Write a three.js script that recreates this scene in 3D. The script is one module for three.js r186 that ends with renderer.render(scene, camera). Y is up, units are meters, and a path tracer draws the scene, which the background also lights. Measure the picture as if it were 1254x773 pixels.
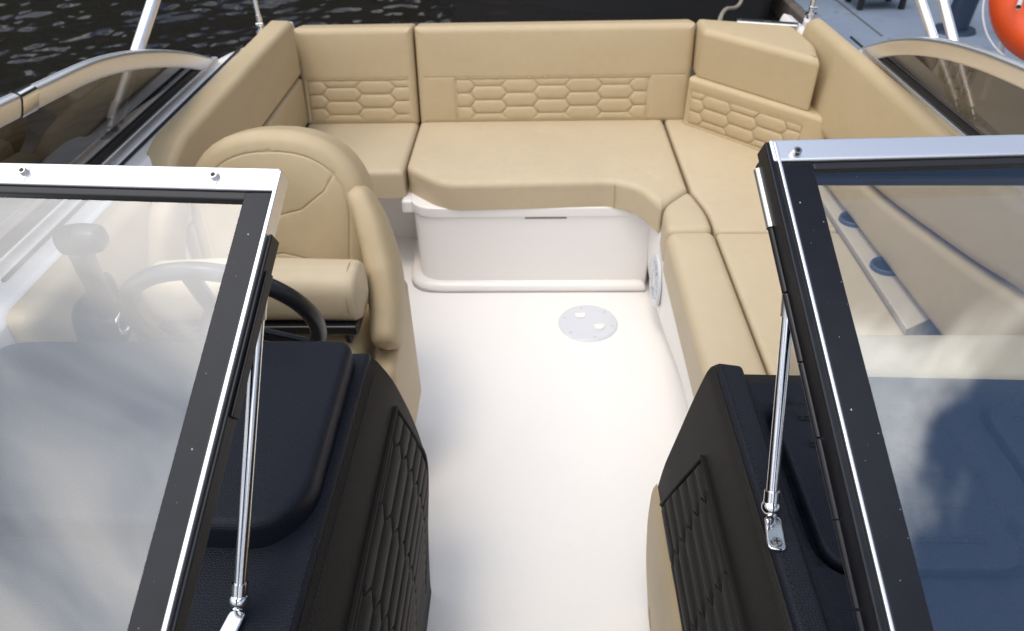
import * as THREE from 'three';
import { ImprovedNoise } from 'three/addons/math/ImprovedNoise.js';
import { RoundedBoxGeometry } from 'three/addons/geometries/RoundedBoxGeometry.js';
import { mergeGeometries } from 'three/addons/utils/BufferGeometryUtils.js';

// ───────────────────────── camera, sky, sun, exposure ─────────────────────────
const scene = new THREE.Scene();
const renderer = new THREE.WebGLRenderer({ antialias: true });
renderer.toneMapping = THREE.LinearToneMapping;
renderer.toneMappingExposure = 0.79;
renderer.shadowMap.enabled = true;

const camera = new THREE.PerspectiveCamera(46.95, 1024 / 631, 0.05, 6000);
{
  const D = Math.PI / 180, pitch = 37.3 * D, yaw = 2.2 * D, roll = 1.5 * D;
  const fw = new THREE.Vector3(-Math.sin(yaw) * Math.cos(pitch), -Math.sin(pitch), -Math.cos(yaw) * Math.cos(pitch));
  const r = new THREE.Vector3().crossVectors(fw, new THREE.Vector3(0, 1, 0)).normalize();
  const u = new THREE.Vector3().crossVectors(r, fw);
  camera.position.set(0, 1.51, 0);
  camera.up.copy(u.multiplyScalar(Math.cos(roll)).addScaledVector(r, Math.sin(roll)));
  camera.lookAt(fw.add(camera.position));
}
camera.focus = 1.0; camera.userData.fStop = 6.5;
const noise = new ImprovedNoise();
const fbm = (x, y, z, n) => { let s = 0, a = 0.5, f = 1; for (let i = 0; i < n; i++) { s += a * noise.noise(x * f + i * 7.3, y * f + i * 3.1, z * f); a *= 0.5; f *= 2.03; } return s; };
const lerp = (a, b, t) => a + (b - a) * t;
const sstep = (a, b, x) => { const t = Math.min(1, Math.max(0, (x - a) / (b - a))); return t * t * (3 - 2 * t); };
const SUN = new THREE.Vector3(-0.16, 0.955, 0.24).normalize();
{ // broken cloud: bright cumulus and grey bases over a blue sky
  const W = 2048, H = 1024, d = new Float32Array(W * H * 4);
  for (let j = 0; j < H; j++) for (let i = 0; i < W; i++) {
    const el = ((j + 0.5) / H - 0.5) * Math.PI, az = ((i + 0.5) / W - 0.5) * 2 * Math.PI;
    const y = Math.sin(el), c = Math.cos(el), x = c * Math.cos(az), z = c * Math.sin(az), k = 4 * (j * W + i);
    let R, G, B;
    if (y < -0.02) { R = 0.10; G = 0.11; B = 0.12; }
    else {
      const q = 1 / (Math.max(0, y) + 0.16), px = x * q * 0.9, pz = z * q * 0.9;
      const wx = fbm(px + 11.2, pz, 5.1, 3), wz = fbm(px, pz + 7.7, 9.4, 3);
      const n = 0.6 * fbm(px * 0.9 + wx * 0.9 + 5.74, pz * 0.9 + wz * 0.9 + 27.74, 2.2, 7) + 0.8 * fbm(px * 1.9 + wx * 1.4 + 10.74, pz * 1.9 + wz * 1.4 + 30.74, 6.2, 5) + 0.22 * fbm(px * 7 + wx * 4, pz * 7 + wz * 4, 3.3, 4);
      const cov = sstep(-0.12, 0.14, 1.25 * n + 0.10 - 0.20 * x);
      const shade = 0.98 + 1.25 * fbm(px * 2.1 + wx * 1.5 + 20.66, pz * 2.1 + wz * 1.5 + 7.73, 0.7, 5) + 0.75 * fbm(px * 5.5 + wx * 5, pz * 5.5 + wz * 5, 1.7, 5);
      const t = Math.pow(1 - Math.max(0, y), 3);
      const br = 0.17 + 0.34 * t, bg = 0.29 + 0.30 * t, bb = 0.56 + 0.22 * t;
      const ca = x * SUN.x + y * SUN.y + z * SUN.z, glow = 3.8 * Math.exp((ca - 1) * 3.1);
      const cw = (0.98 + glow) * shade;
      const wv = sstep(0.6, 1.35, shade); // thin and shaded cloud lets the blue through
      R = br * (1 - cov) + cw * lerp(0.87, 1.0, wv) * cov; G = bg * (1 - cov) + cw * lerp(0.95, 0.985, wv) * cov; B = bb * (1 - cov) + cw * lerp(1.09, 0.98, wv) * cov;
    }
    d[k] = R; d[k + 1] = G; d[k + 2] = B; d[k + 3] = 1;
  }
  const t = new THREE.DataTexture(d, W, H, THREE.RGBAFormat, THREE.FloatType);
  t.mapping = THREE.EquirectangularReflectionMapping; t.magFilter = THREE.LinearFilter; t.needsUpdate = true;
  scene.background = t; scene.environment = t;
}
const sun = new THREE.DirectionalLight(0xfff0dc, 1.3);
sun.target.position.set(0, 0, -1.5); sun.position.copy(SUN).multiplyScalar(12).add(sun.target.position);
sun.castShadow = true; sun.shadow.radius = 30; sun.shadow.mapSize.set(2048, 2048);
Object.assign(sun.shadow.camera, { left: -4, right: 4, top: 4, bottom: -4, near: 1, far: 30 });
scene.add(sun, sun.target);

// ───────────────────────── helpers ─────────────────────────
let seed = 7; const rnd = () => ((seed = (seed * 1664525 + 1013904223) >>> 0) / 4294967296);
const V = (a, b, c) => new THREE.Vector3(a, b, c);
const taken = {};
const numbered = n => { taken[n] = (taken[n] ?? -1) + 1; return taken[n] ? `${n}_${String(taken[n]).padStart(3, '0')}` : n; };
function thing(name, label, category, group, kind) {
  const o = new THREE.Group(); o.name = numbered(name); scene.add(o); o.userData = { label, category };
  if (group) o.userData.group = group; if (kind) o.userData.kind = kind; return o;
}
function mesh(name, geo, mat, parent, label) {
  const m = new THREE.Mesh(geo, mat); m.name = name; m.castShadow = m.receiveShadow = true; parent.add(m);
  if (label) m.userData.label = label; return m;
}
const frame = (o, u, v, n) => ({ o: V(...o), u: V(...u).normalize(), v: V(...v).normalize(), n: V(...n).normalize() });
const FLAT = y => frame([0, y, 0], [1, 0, 0], [0, 0, 1], [0, 1, 0]);
const put = (F, a, b, h) => F.map ? F.map(a, b, h) : F.o.clone().addScaledVector(F.u, a).addScaledVector(F.v, b).addScaledVector(F.n, h);

function area2(p) { let s = 0; for (let i = 0; i < p.length; i++) { const a = p[i], b = p[(i + 1) % p.length]; s += a[0] * b[1] - b[0] * a[1]; } return s / 2; }
function roundPoly(pts, rad = 0.02, step = 5) { // each point [x, y, radius?]
  const out = [], n = pts.length;
  for (let i = 0; i < n; i++) {
    const p = pts[i], a = pts[(i + n - 1) % n], b = pts[(i + 1) % n], r = p[2] ?? rad;
    const la = Math.hypot(a[0] - p[0], a[1] - p[1]), lb = Math.hypot(b[0] - p[0], b[1] - p[1]);
    if (r < 1e-4) { out.push([p[0], p[1]]); continue; }
    const ua = [(a[0] - p[0]) / la, (a[1] - p[1]) / la], ub = [(b[0] - p[0]) / lb, (b[1] - p[1]) / lb];
    const t = Math.min(r, la * 0.48, lb * 0.48);
    for (let k = 0; k <= step; k++) { const s = k / step, q = (1 - s) * (1 - s), m = 2 * s * (1 - s) , e = s * s;
      out.push([p[0] + ua[0] * t * q + ub[0] * t * e, p[1] + ua[1] * t * q + ub[1] * t * e]); }
  }
  return out;
}
function resample(p, step, closed = true) {
  const out = [], n = closed ? p.length : p.length - 1;
  for (let i = 0; i < n; i++) { const a = p[i], b = p[(i + 1) % p.length], l = Math.hypot(b[0] - a[0], b[1] - a[1]), k = Math.max(1, Math.ceil(l / step));
    if (l < 1e-5) continue; for (let j = 0; j < k; j++) out.push([lerp(a[0], b[0], j / k), lerp(a[1], b[1], j / k)]); }
  if (!closed) out.push(p[p.length - 1]); return out;
}
function normals2(p) { return p.map((c, i) => { const a = p[(i + p.length - 1) % p.length], b = p[(i + 1) % p.length]; // outward for CCW
  let x1 = c[1] - a[1], y1 = a[0] - c[0], x2 = b[1] - c[1], y2 = c[0] - b[0]; const l1 = Math.hypot(x1, y1), l2 = Math.hypot(x2, y2);
  x1 /= l1; y1 /= l1; x2 /= l2; y2 /= l2; const mx = x1 + x2, my = y1 + y2, q = Math.max(0.5, (mx * mx + my * my) / 2); return [mx / q, my / q]; }); }
function inside(p, x, y) { let c = false; for (let i = 0, j = p.length - 1; i < p.length; j = i++) { const a = p[i], b = p[j]; if ((a[1] > y) !== (b[1] > y) && x < (b[0] - a[0]) * (y - a[1]) / (b[1] - a[1]) + a[0]) c = !c; } return c; }
function distTo(p, x, y, closed = true) { let m = 1e9; const n = closed ? p.length : p.length - 1; for (let i = 0; i < n; i++) { const a = p[i], b = p[(i + 1) % p.length], dx = b[0] - a[0], dy = b[1] - a[1];
  const t = Math.min(1, Math.max(0, ((x - a[0]) * dx + (y - a[1]) * dy) / (dx * dx + dy * dy + 1e-12))); m = Math.min(m, Math.hypot(x - a[0] - dx * t, y - a[1] - dy * t)); } return m; }
function delaunay(P) { // Bowyer-Watson
  let x0 = 1e9, y0 = 1e9, x1 = -1e9, y1 = -1e9; for (const p of P) { x0 = Math.min(x0, p[0]); x1 = Math.max(x1, p[0]); y0 = Math.min(y0, p[1]); y1 = Math.max(y1, p[1]); }
  const d = Math.max(x1 - x0, y1 - y0) * 20, cx = (x0 + x1) / 2, cy = (y0 + y1) / 2, n = P.length, Q = P.concat([[cx - d, cy - d], [cx + d, cy - d], [cx, cy + d]]);
  const mk = (a, b, c) => { const [ax, ay] = Q[a], bx = Q[b][0] - ax, by = Q[b][1] - ay, ex = Q[c][0] - ax, ey = Q[c][1] - ay, D = 2 * (bx * ey - by * ex);
    const ux = (ey * (bx * bx + by * by) - by * (ex * ex + ey * ey)) / D, uy = (bx * (ex * ex + ey * ey) - ex * (bx * bx + by * by)) / D; return { a, b, c, x: ax + ux, y: ay + uy, r: ux * ux + uy * uy }; };
  let T = [mk(n, n + 1, n + 2)], done = [];
  const ord = [...P.keys()].sort((i, j) => P[i][0] - P[j][0]);
  for (const i of ord) { const [px, py] = Q[i], E = new Map(), keep = [];
    for (const t of T) { const dx = px - t.x, dy = py - t.y; if (dx > 0 && dx * dx > t.r) { done.push(t); continue; }
      if (dx * dx + dy * dy < t.r * (1 + 1e-10)) for (const [u, v] of [[t.a, t.b], [t.b, t.c], [t.c, t.a]]) { const k = u < v ? u * 65536 + v : v * 65536 + u; E.has(k) ? E.set(k, null) : E.set(k, [u, v]); }
      else keep.push(t); }
    T = keep; for (const e of E.values()) if (e) { const t = mk(e[0], e[1], i); if (isFinite(t.r)) T.push(t); } }
  return done.concat(T).filter(t => t.a < n && t.b < n && t.c < n).map(t => [t.a, t.b, t.c]);
}
// A padded or moulded slab: outline in the frame's (a, b) plane, its face at h = 0, its back at h = -T
function slab(F, outline, o = {}) {
  const { T = 0.1, r = 0.02, crown = 0, cell = 0.035, seams = [], recess = [], wr = 0, arc = 4 } = o;
  let out = resample(outline, o.step ?? 0.025); if (area2(out) < 0) out.reverse();
  const nn = normals2(out), pos = [], uv = [], idx = [], n = out.length;
  const e0 = r * 0.5708, prof = [[0.003, -T, e0 + T - r], [0, -T + 0.004, e0 + T - r - 0.004], [0, -Math.min(r * 1.02, T * 0.9), e0]];
  for (let k = 1; k <= arc; k++) { const a = k / arc * Math.PI / 2; prof.push([r * (1 - Math.cos(a)), -r * (1 - Math.sin(a)), r * (Math.PI / 2 - a) - r]); }
  const inset = d => { const q = out.map((p, i) => [p[0] - nn[i][0] * d, p[1] - nn[i][1] * d]); // folded corners collapse to a point
    for (let pass = 0; pass < 40; pass++) { let bad = false; for (let i = 0; i < n; i++) { const j = (i + 1) % n, a = q[i], b = q[j]; if ((b[0] - a[0]) * (out[j][0] - out[i][0]) + (b[1] - a[1]) * (out[j][1] - out[i][1]) < -1e-12) { const m = [(a[0] + b[0]) / 2, (a[1] + b[1]) / 2]; q[i] = m; q[j] = m.slice(); bad = true; } } if (!bad) break; } return q; };
  const push = (a, b, h, ua, ub) => { const p = put(F, a, b, h); pos.push(p.x, p.y, p.z); uv.push(ua, ub); };
  prof.forEach(([d, h, e]) => inset(d).forEach((p, i) => push(p[0], p[1], h, out[i][0] + nn[i][0] * e, out[i][1] + nn[i][1] * e)));
  for (let k = 0; k < prof.length - 1; k++) for (let i = 0; i < n; i++) { const j = (i + 1) % n, a = k * n + i, b = k * n + j, c = a + n, d = b + n; idx.push(a, b, c, b, d, c); }
  const full = inset(r), ring = [], rid = []; full.forEach((p, i) => { const l = ring[ring.length - 1]; if (l && Math.hypot(l[0] - p[0], l[1] - p[1]) < 4e-4) return; if (i && Math.hypot(full[0][0] - p[0], full[0][1] - p[1]) < 4e-4) return; ring.push(p); rid.push(i); });
  const P = ring.slice(), fixed = [];
  const add = (x, y, gap) => { if (!inside(ring, x, y) || distTo(ring, x, y) < gap) return; P.push([x, y]); fixed.push([x, y]); };
  const recs = recess.map(q => ({ ...q, poly: resample(q.poly, 0.015) }));
  for (const q of recs) { const p = q.poly.slice(); if (area2(p) < 0) p.reverse(); const m = normals2(p), w = q.w ?? 0.004; for (const s of [w, -w]) p.forEach((c, i) => add(c[0] + m[i][0] * s, c[1] + m[i][1] * s, 0.001)); }
  const sm = seams.map(s => ({ w: 0.005, d: 0.004, ...s, line: resample(s.line, 0.012, false) }));
  for (const s of sm) s.line.forEach((c, i, L) => { const a = L[Math.max(0, i - 1)], b = L[Math.min(L.length - 1, i + 1)], l = Math.hypot(b[0] - a[0], b[1] - a[1]), tx = -(b[1] - a[1]) / l, ty = (b[0] - a[0]) / l;
    for (const k of [0, s.w, -s.w, 0.45 * s.w, -0.45 * s.w]) add(c[0] + tx * k, c[1] + ty * k, 0.002); });
  let bx0 = 1e9, bx1 = -1e9, by0 = 1e9, by1 = -1e9; for (const p of ring) { bx0 = Math.min(bx0, p[0]); bx1 = Math.max(bx1, p[0]); by0 = Math.min(by0, p[1]); by1 = Math.max(by1, p[1]); }
  for (let y = by0, row = 0; y < by1; y += cell * 0.87, row++) for (let x = bx0 + (row % 2) * cell / 2; x < bx1; x += cell) {
    const px = x + (rnd() - 0.5) * cell * 0.25, py = y + (rnd() - 0.5) * cell * 0.25;
    if (!inside(ring, px, py) || distTo(ring, px, py) < cell * 0.45) continue;
    if (fixed.some(f => Math.abs(f[0] - px) < cell * 0.3 && Math.abs(f[1] - py) < cell * 0.3)) continue; P.push([px, py]); }
  const base = (prof.length - 1) * n, id = [];
  P.forEach((p, i) => { if (i < ring.length) { id.push(base + rid[i]); return; }
    const d = distTo(ring, p[0], p[1]); let h = crown * (1 - Math.exp(-d / (o.soft ?? 0.06)));
    if (wr) h += wr * sstep(0, 0.05, d) * (fbm(p[0] * 7 + 3.3 * n, p[1] * 7, n * 0.37, 3));
    if (o.bump) h += o.bump(p[0], p[1]);
    for (const s of sm) { const q = distTo(s.line, p[0], p[1], false) / s.w; if (q < 1) h -= s.d * (1 - q) * (1 - q * 0.5); }
    for (const q of recs) if (inside(q.poly, p[0], p[1])) h -= q.depth;
    id.push(pos.length / 3); push(p[0], p[1], h, p[0], p[1]); });
  for (const [a, b, c] of delaunay(P)) { const x = (P[a][0] + P[b][0] + P[c][0]) / 3, y = (P[a][1] + P[b][1] + P[c][1]) / 3; if (!inside(ring, x, y)) continue;
    const s = (P[b][0] - P[a][0]) * (P[c][1] - P[a][1]) - (P[b][1] - P[a][1]) * (P[c][0] - P[a][0]); s > 0 ? idx.push(id[a], id[b], id[c]) : idx.push(id[a], id[c], id[b]); }
  const off = pos.length / 3; out.forEach((p, i) => push(p[0] - nn[i][0] * 0.003, p[1] - nn[i][1] * 0.003, -T, p[0], p[1]));
  for (const [a, b, c] of THREE.ShapeUtils.triangulateShape(out.map(p => new THREE.Vector2(...p)), [])) idx.push(off + a, off + c, off + b);
  return geom(pos, uv, idx, F);
}
function geom(pos, uv, idx, F) {
  if (F && !F.map) { const t = V().crossVectors(F.u, F.v).dot(F.n); if (t < 0) for (let i = 0; i < idx.length; i += 3) { const k = idx[i]; idx[i] = idx[i + 1]; idx[i + 1] = k; } }
  if (F && F.flip) for (let i = 0; i < idx.length; i += 3) { const k = idx[i]; idx[i] = idx[i + 1]; idx[i + 1] = k; }
  const g = new THREE.BufferGeometry(); g.setAttribute('position', new THREE.Float32BufferAttribute(pos, 3)); g.setAttribute('uv', new THREE.Float32BufferAttribute(uv, 2)); g.setIndex(idx); g.computeVertexNormals(); return g;
}
function pad(F, poly, h, r, base = 0) { // one puffed quilt cell
  let p = resample(poly, 0.03); if (area2(p) < 0) p.reverse(); const m = normals2(p), pos = [], uv = [], idx = [], n = p.length;
  let cx = 0, cy = 0; p.forEach(q => { cx += q[0] / n; cy += q[1] / n; });
  const rin = distTo(p, cx, cy); const k0 = Math.min(1, 0.75 * rin / r); r *= k0; h *= Math.sqrt(k0);
  const prof = [[0, 0], [0.10, 0.42], [0.3, 0.70], [0.6, 0.90], [1, 1]];
  const push = (a, b, k) => { const q = put(F, a, b, base + k); pos.push(q.x, q.y, q.z); uv.push(a, b); };
  for (const [d, k] of prof) p.forEach((q, i) => push(q[0] - m[i][0] * d * r, q[1] - m[i][1] * d * r, k * h));
  push(cx, cy, h * 1.06);
  for (let k = 0; k < prof.length - 1; k++) for (let i = 0; i < n; i++) { const j = (i + 1) % n, a = k * n + i, b = k * n + j; idx.push(a, b, a + n, b, b + n, a + n); }
  const c = prof.length * n, l = c - n; for (let i = 0; i < n; i++) idx.push(l + i, l + (i + 1) % n, c);
  return geom(pos, uv, idx, F);
}
function clip(poly, x0, x1, y0, y1) { // convex clip to a rectangle
  const cut = (p, f, g) => { const o = []; p.forEach((a, i) => { const b = p[(i + 1) % p.length], fa = f(a), fb = f(b); if (fa >= 0) o.push(a); if ((fa >= 0) !== (fb >= 0)) { const t = fa / (fa - fb); o.push([lerp(a[0], b[0], t), lerp(a[1], b[1], t)]); } }); return o; };
  return cut(cut(cut(cut(poly, p => p[0] - x0), p => x1 - p[0]), p => p[1] - y0), p => y1 - p[1]);
}
function clipPoly(poly, region) { // convex region, CCW
  let p = poly; region.forEach((a, i) => { const b = region[(i + 1) % region.length], f = q => (b[0] - a[0]) * (q[1] - a[1]) - (b[1] - a[1]) * (q[0] - a[0]); const o = [];
    p.forEach((s, k) => { const e = p[(k + 1) % p.length], fa = f(s), fb = f(e); if (fa >= 0) o.push(s); if ((fa >= 0) !== (fb >= 0)) { const t = fa / (fa - fb); o.push([lerp(s[0], e[0], t), lerp(s[1], e[1], t)]); } }); p = o; }); return p;
}
// long hexagons in staggered columns, clipped to a region
function quilt(F, region, pw, ph, opt, parent, mat, ox = 0, oy = 0) {
  if (area2(region) < 0) region = region.slice().reverse();
  const tip = pw * 0.18, x0 = Math.min(...region.map(p => p[0])), x1 = Math.max(...region.map(p => p[0])), y0 = Math.min(...region.map(p => p[1])), y1 = Math.max(...region.map(p => p[1]));
  for (let i = -1, x = x0 - pw + ox; x < x1 + pw; x += pw, i++) for (let j = -1, y = y0 - ph + oy + (i & 1 ? ph / 2 : 0); y < y1 + ph; y += ph, j++) {
    const L = pw / 2 + tip / 2, S = pw / 2 - tip / 2, g = 0.0008;
    let hex = [[x - L + g, y], [x - S, y - ph / 2 + g], [x + S, y - ph / 2 + g], [x + L - g, y], [x + S, y + ph / 2 - g], [x - S, y + ph / 2 - g]];
    hex = clipPoly(hex, region); if (hex.length < 3 || Math.abs(area2(hex)) < pw * ph * 0.015) continue;
    mesh('quilt_pad', pad(F, hex, opt.h, opt.r, opt.base), mat, parent);
  }
}
function tube(pts, r, o = {}) { return new THREE.TubeGeometry(new THREE.CatmullRomCurve3(pts.map(p => p.isVector3 ? p : V(...p)), o.closed ?? false, 'catmullrom', o.tension ?? 0.5), o.seg ?? pts.length * 10, r, o.rad ?? 12, o.closed ?? false); }
function rod(a, b, r, r2 = r, seg = 20) { const A = V(...a), B = V(...b), g = new THREE.CylinderGeometry(r2, r, A.distanceTo(B), seg); g.applyQuaternion(new THREE.Quaternion().setFromUnitVectors(V(0, 1, 0), B.clone().sub(A).normalize())); g.translate(...A.add(B).multiplyScalar(0.5).toArray()); return g; }
function bar(F, a0, a1, b0, b1, h0, h1, r = 0.003) { // bevelled box in a frame
  const g = new RoundedBoxGeometry(a1 - a0, b1 - b0, h1 - h0, 2, Math.min(r, (a1 - a0) * 0.45, (b1 - b0) * 0.45, (h1 - h0) * 0.45));
  g.translate((a0 + a1) / 2, (b0 + b1) / 2, (h0 + h1) / 2); const p = g.attributes.position, uv = g.attributes.uv;
  for (let i = 0; i < p.count; i++) uv.setXY(i, p.getX(i) + p.getZ(i), p.getY(i) + p.getZ(i));
  const t = V().crossVectors(F.u, F.v).dot(F.n); g.applyMatrix4(new THREE.Matrix4().makeBasis(F.u, F.v, F.n.clone().multiplyScalar(1)).setPosition(F.o));
  if (t < 0) { const ix = g.index; if (ix) for (let i = 0; i < ix.count; i += 3) { const k = ix.getX(i); ix.setX(i, ix.getX(i + 1)); ix.setX(i + 1, k); } else { const a = g.attributes; for (const k of ['position', 'normal', 'uv']) { const q = a[k]; for (let i = 0; i < q.count; i += 3) for (let c = 0; c < q.itemSize; c++) { const s = q.getComponent(i, c); q.setComponent(i, c, q.getComponent(i + 1, c)); q.setComponent(i + 1, c, s); } } } g.computeVertexNormals(); }
  return g;
}
function surf(f, nu, nv, flip, us = 1, vs = 1) { const pos = [], uv = [], idx = []; for (let j = 0; j <= nv; j++) for (let i = 0; i <= nu; i++) { const p = f(i / nu, j / nv); pos.push(p.x, p.y, p.z); uv.push(i / nu * us, j / nv * vs); }
  for (let j = 0; j < nv; j++) for (let i = 0; i < nu; i++) { const a = j * (nu + 1) + i, b = a + 1, c = a + nu + 1, d = c + 1; flip ? idx.push(a, c, b, b, c, d) : idx.push(a, b, c, b, d, c); } return geom(pos, uv, idx); }
// a padded roll: superellipse sections swept along a curve, closed by rounded ends
function roll(pts, o) { const c = new THREE.CatmullRomCurve3(pts.map(p => V(...p.slice(0, 3)))), nS = o.n ?? 40, nA = 28, e = o.e ?? 2.6;
  return surf((u, v) => { const t = Math.min(0.9999, Math.max(0.0001, v)), C = c.getPointAt(t), T = c.getTangentAt(t), S = V(...o.side).addScaledVector(T, -V(...o.side).dot(T)).normalize(), U = V().crossVectors(T, S);
    const L = o.cap ?? 0.12, k = v < L ? Math.pow(1 - Math.pow(1 - v / L, 2.6), 1 / 2.6) : v > 1 - L ? Math.pow(1 - Math.pow(1 - (1 - v) / L, 2.6), 1 / 2.6) : 1;
    const f = t * (pts.length - 1), i = Math.min(pts.length - 2, Math.floor(f)), q = f - i, ra = lerp(pts[i][3], pts[i + 1][3], q) * k, rb = lerp(pts[i][4], pts[i + 1][4], q) * k, a = u * 2 * Math.PI, ca = Math.cos(a), sa = Math.sin(a);
    return C.addScaledVector(S, ra * Math.sign(ca) * Math.pow(Math.abs(ca), 2 / e)).addScaledVector(U, rb * Math.sign(sa) * Math.pow(Math.abs(sa), 2 / e)); }, nA, nS, o.flip, o.us ?? 0.5, o.vs ?? 0.5); }

// ───────────────────────── materials ─────────────────────────
function dataTex(n, f, srgb, rep) { const d = new Uint8Array(n * n * 4); for (let j = 0; j < n; j++) for (let i = 0; i < n; i++) { const c = f(i / n, j / n, i, j), k = 4 * (j * n + i); for (let q = 0; q < 3; q++) d[k + q] = Math.max(0, Math.min(255, 255 * (c.length ? c[q] : c))); d[k + 3] = 255; }
  const t = new THREE.DataTexture(d, n, n); t.wrapS = t.wrapT = THREE.RepeatWrapping; t.magFilter = THREE.LinearFilter; t.minFilter = THREE.LinearMipmapLinearFilter; if (srgb) t.colorSpace = THREE.SRGBColorSpace; t.repeat.set(rep, rep); t.needsUpdate = true; return t; }
const tn = (x, y, s, z) => { // tileable noise
  const a = noise.noise(x * s, y * s, z), b = noise.noise((x - 1) * s, y * s, z), c = noise.noise(x * s, (y - 1) * s, z), d = noise.noise((x - 1) * s, (y - 1) * s, z); return (a * (1 - x) + b * x) * (1 - y) + (c * (1 - x) + d * x) * y; };
const grain = (() => { const N = 26, pts = []; for (let j = 0; j < N; j++) for (let i = 0; i < N; i++) pts.push([(i + 0.15 + 0.7 * rnd()) / N, (j + 0.15 + 0.7 * rnd()) / N]);
  return dataTex(512, (x, y) => { let m1 = 9, m2 = 9; const ci = Math.floor(x * N), cj = Math.floor(y * N);
    for (let b = -1; b <= 1; b++) for (let a = -1; a <= 1; a++) { const ii = ci + a, jj = cj + b, p = pts[((jj + N) % N) * N + (ii + N) % N]; const dx = p[0] + Math.floor(ii / N) - x, dy = p[1] + Math.floor(jj / N) - y, d = Math.hypot(dx, dy) * N; if (d < m1) { m2 = m1; m1 = d; } else if (d < m2) m2 = d; }
    return 0.15 + 0.8 * sstep(0.02, 0.42, m2 - m1); }, false, 1); })();
const withRep = (t, r) => { const c = t.clone(); c.repeat.set(r, r); c.needsUpdate = true; return c; };
const blotch = (lo, hi, s, rep) => dataTex(256, (x, y) => { const v = lerp(lo, hi, 0.5 + tn(x, y, s, 1.3) * 0.6 + tn(x, y, s * 4, 4.3) * 0.3 + tn(x, y, s * 12, 8.3) * 0.15); return v; }, false, rep);
const PM = o => new THREE.MeshPhysicalMaterial(o);
const lin = (r, g, b) => new THREE.Color().setRGB(r, g, b);
const mottle = dataTex(256, (x, y) => { const v = 0.975 + 0.02 * tn(x, y, 3, 2.1) + 0.015 * tn(x, y, 11, 5.1) + 0.02 * tn(x, y, 40, 7.1); return [v, v, v * 0.99]; }, true, 0.9);
const tanShaded = PM({ map: mottle, color: lin(0.515, 0.398, 0.240), roughness: 0.52, bumpMap: withRep(grain, 9), bumpScale: 0.00022, roughnessMap: blotch(0.85, 1.05, 4, 1.3), sheen: 0.15, sheenRoughness: 0.5, sheenColor: lin(0.8, 0.7, 0.55) });  // beige vinyl of backs and sides, their shading mixed into the colour
const tanLit = PM({ map: mottle, color: lin(0.55, 0.445, 0.300), roughness: 0.5, bumpMap: withRep(grain, 9), bumpScale: 0.00022, roughnessMap: blotch(0.85, 1.05, 4, 1.3) });  // the same vinyl in a lighter colour, for the lit seat tops
const threadTan = PM({ color: lin(0.42, 0.30, 0.17), roughness: 0.8 });
const blackLeather = PM({ color: lin(0.0095, 0.011, 0.0185), specularIntensity: 0.4, roughness: 0.46, bumpMap: withRep(grain, 10), bumpScale: 0.0005, roughnessMap: blotch(0.8, 1.1, 5, 2) });
const blackSide = PM({ color: lin(0.014, 0.0122, 0.0105), specularIntensity: 0.5, roughness: 0.55, bumpMap: withRep(grain, 10), bumpScale: 0.0004 });
const threadBlack = PM({ color: lin(0.006, 0.006, 0.008), roughness: 0.7 });
const gelcoat = PM({ color: lin(0.84, 0.805, 0.77), roughness: 0.38, clearcoat: 0.3, clearcoatRoughness: 0.25, roughnessMap: blotch(0.8, 1.15, 4, 1.7) });
const soleMat = PM({ color: lin(0.84, 0.81, 0.77), roughness: 0.55, bumpMap: withRep(grain, 7), bumpScale: 0.0003, roughnessMap: blotch(0.8, 1.1, 4, 1.1) });
const darkVoid = PM({ color: lin(0.05, 0.045, 0.04), roughness: 0.8 });
const chrome = PM({ color: lin(0.78, 0.78, 0.79), metalness: 1, roughness: 0.10 });
const steelDull = PM({ color: lin(0.55, 0.54, 0.52), metalness: 1, roughness: 0.28 });
const alu = PM({ color: lin(0.86, 0.86, 0.87), metalness: 1, roughness: 0.40 });
const chips = dataTex(512, (() => { const spots = []; for (let i = 0; i < 26; i++) spots.push([rnd(), rnd(), 0.0012 + 0.004 * rnd() * rnd(), 0.6 + rnd()]);
  return (x, y) => { for (const s of spots) { const dx = Math.abs(x - s[0]), dy = Math.abs(y - s[1]); if (dx < 0.01 && dy < 0.01 && Math.hypot(dx * s[3], dy) < s[2] * (1 + 0.5 * noise.noise(x * 300, y * 300, 1))) return [0.72, 0.72, 0.72]; } const v = 0.10 + 0.02 * tn(x, y, 9, 2); return [v * 0.92, v * 0.95, v * 1.15]; }; })(), true, 4);
const blackAnod = PM({ map: chips, roughness: 0.30, metalness: 0.0, specularIntensity: 0.55 });
const rubber = PM({ color: lin(0.008, 0.008, 0.009), roughness: 0.5 });
const plasticBlack = PM({ color: lin(0.012, 0.012, 0.014), roughness: 0.32 });
const glass = PM({ color: lin(0.95, 0.97, 0.965), transmission: 1, thickness: 0, roughness: 0, ior: 2.15 });
const tinted = PM({ color: lin(0.092, 0.086, 0.083), transmission: 1, thickness: 0, roughness: 0, ior: 1.7 });
const plasticWhite = PM({ color: lin(0.62, 0.635, 0.67), roughness: 0.18 });

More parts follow.
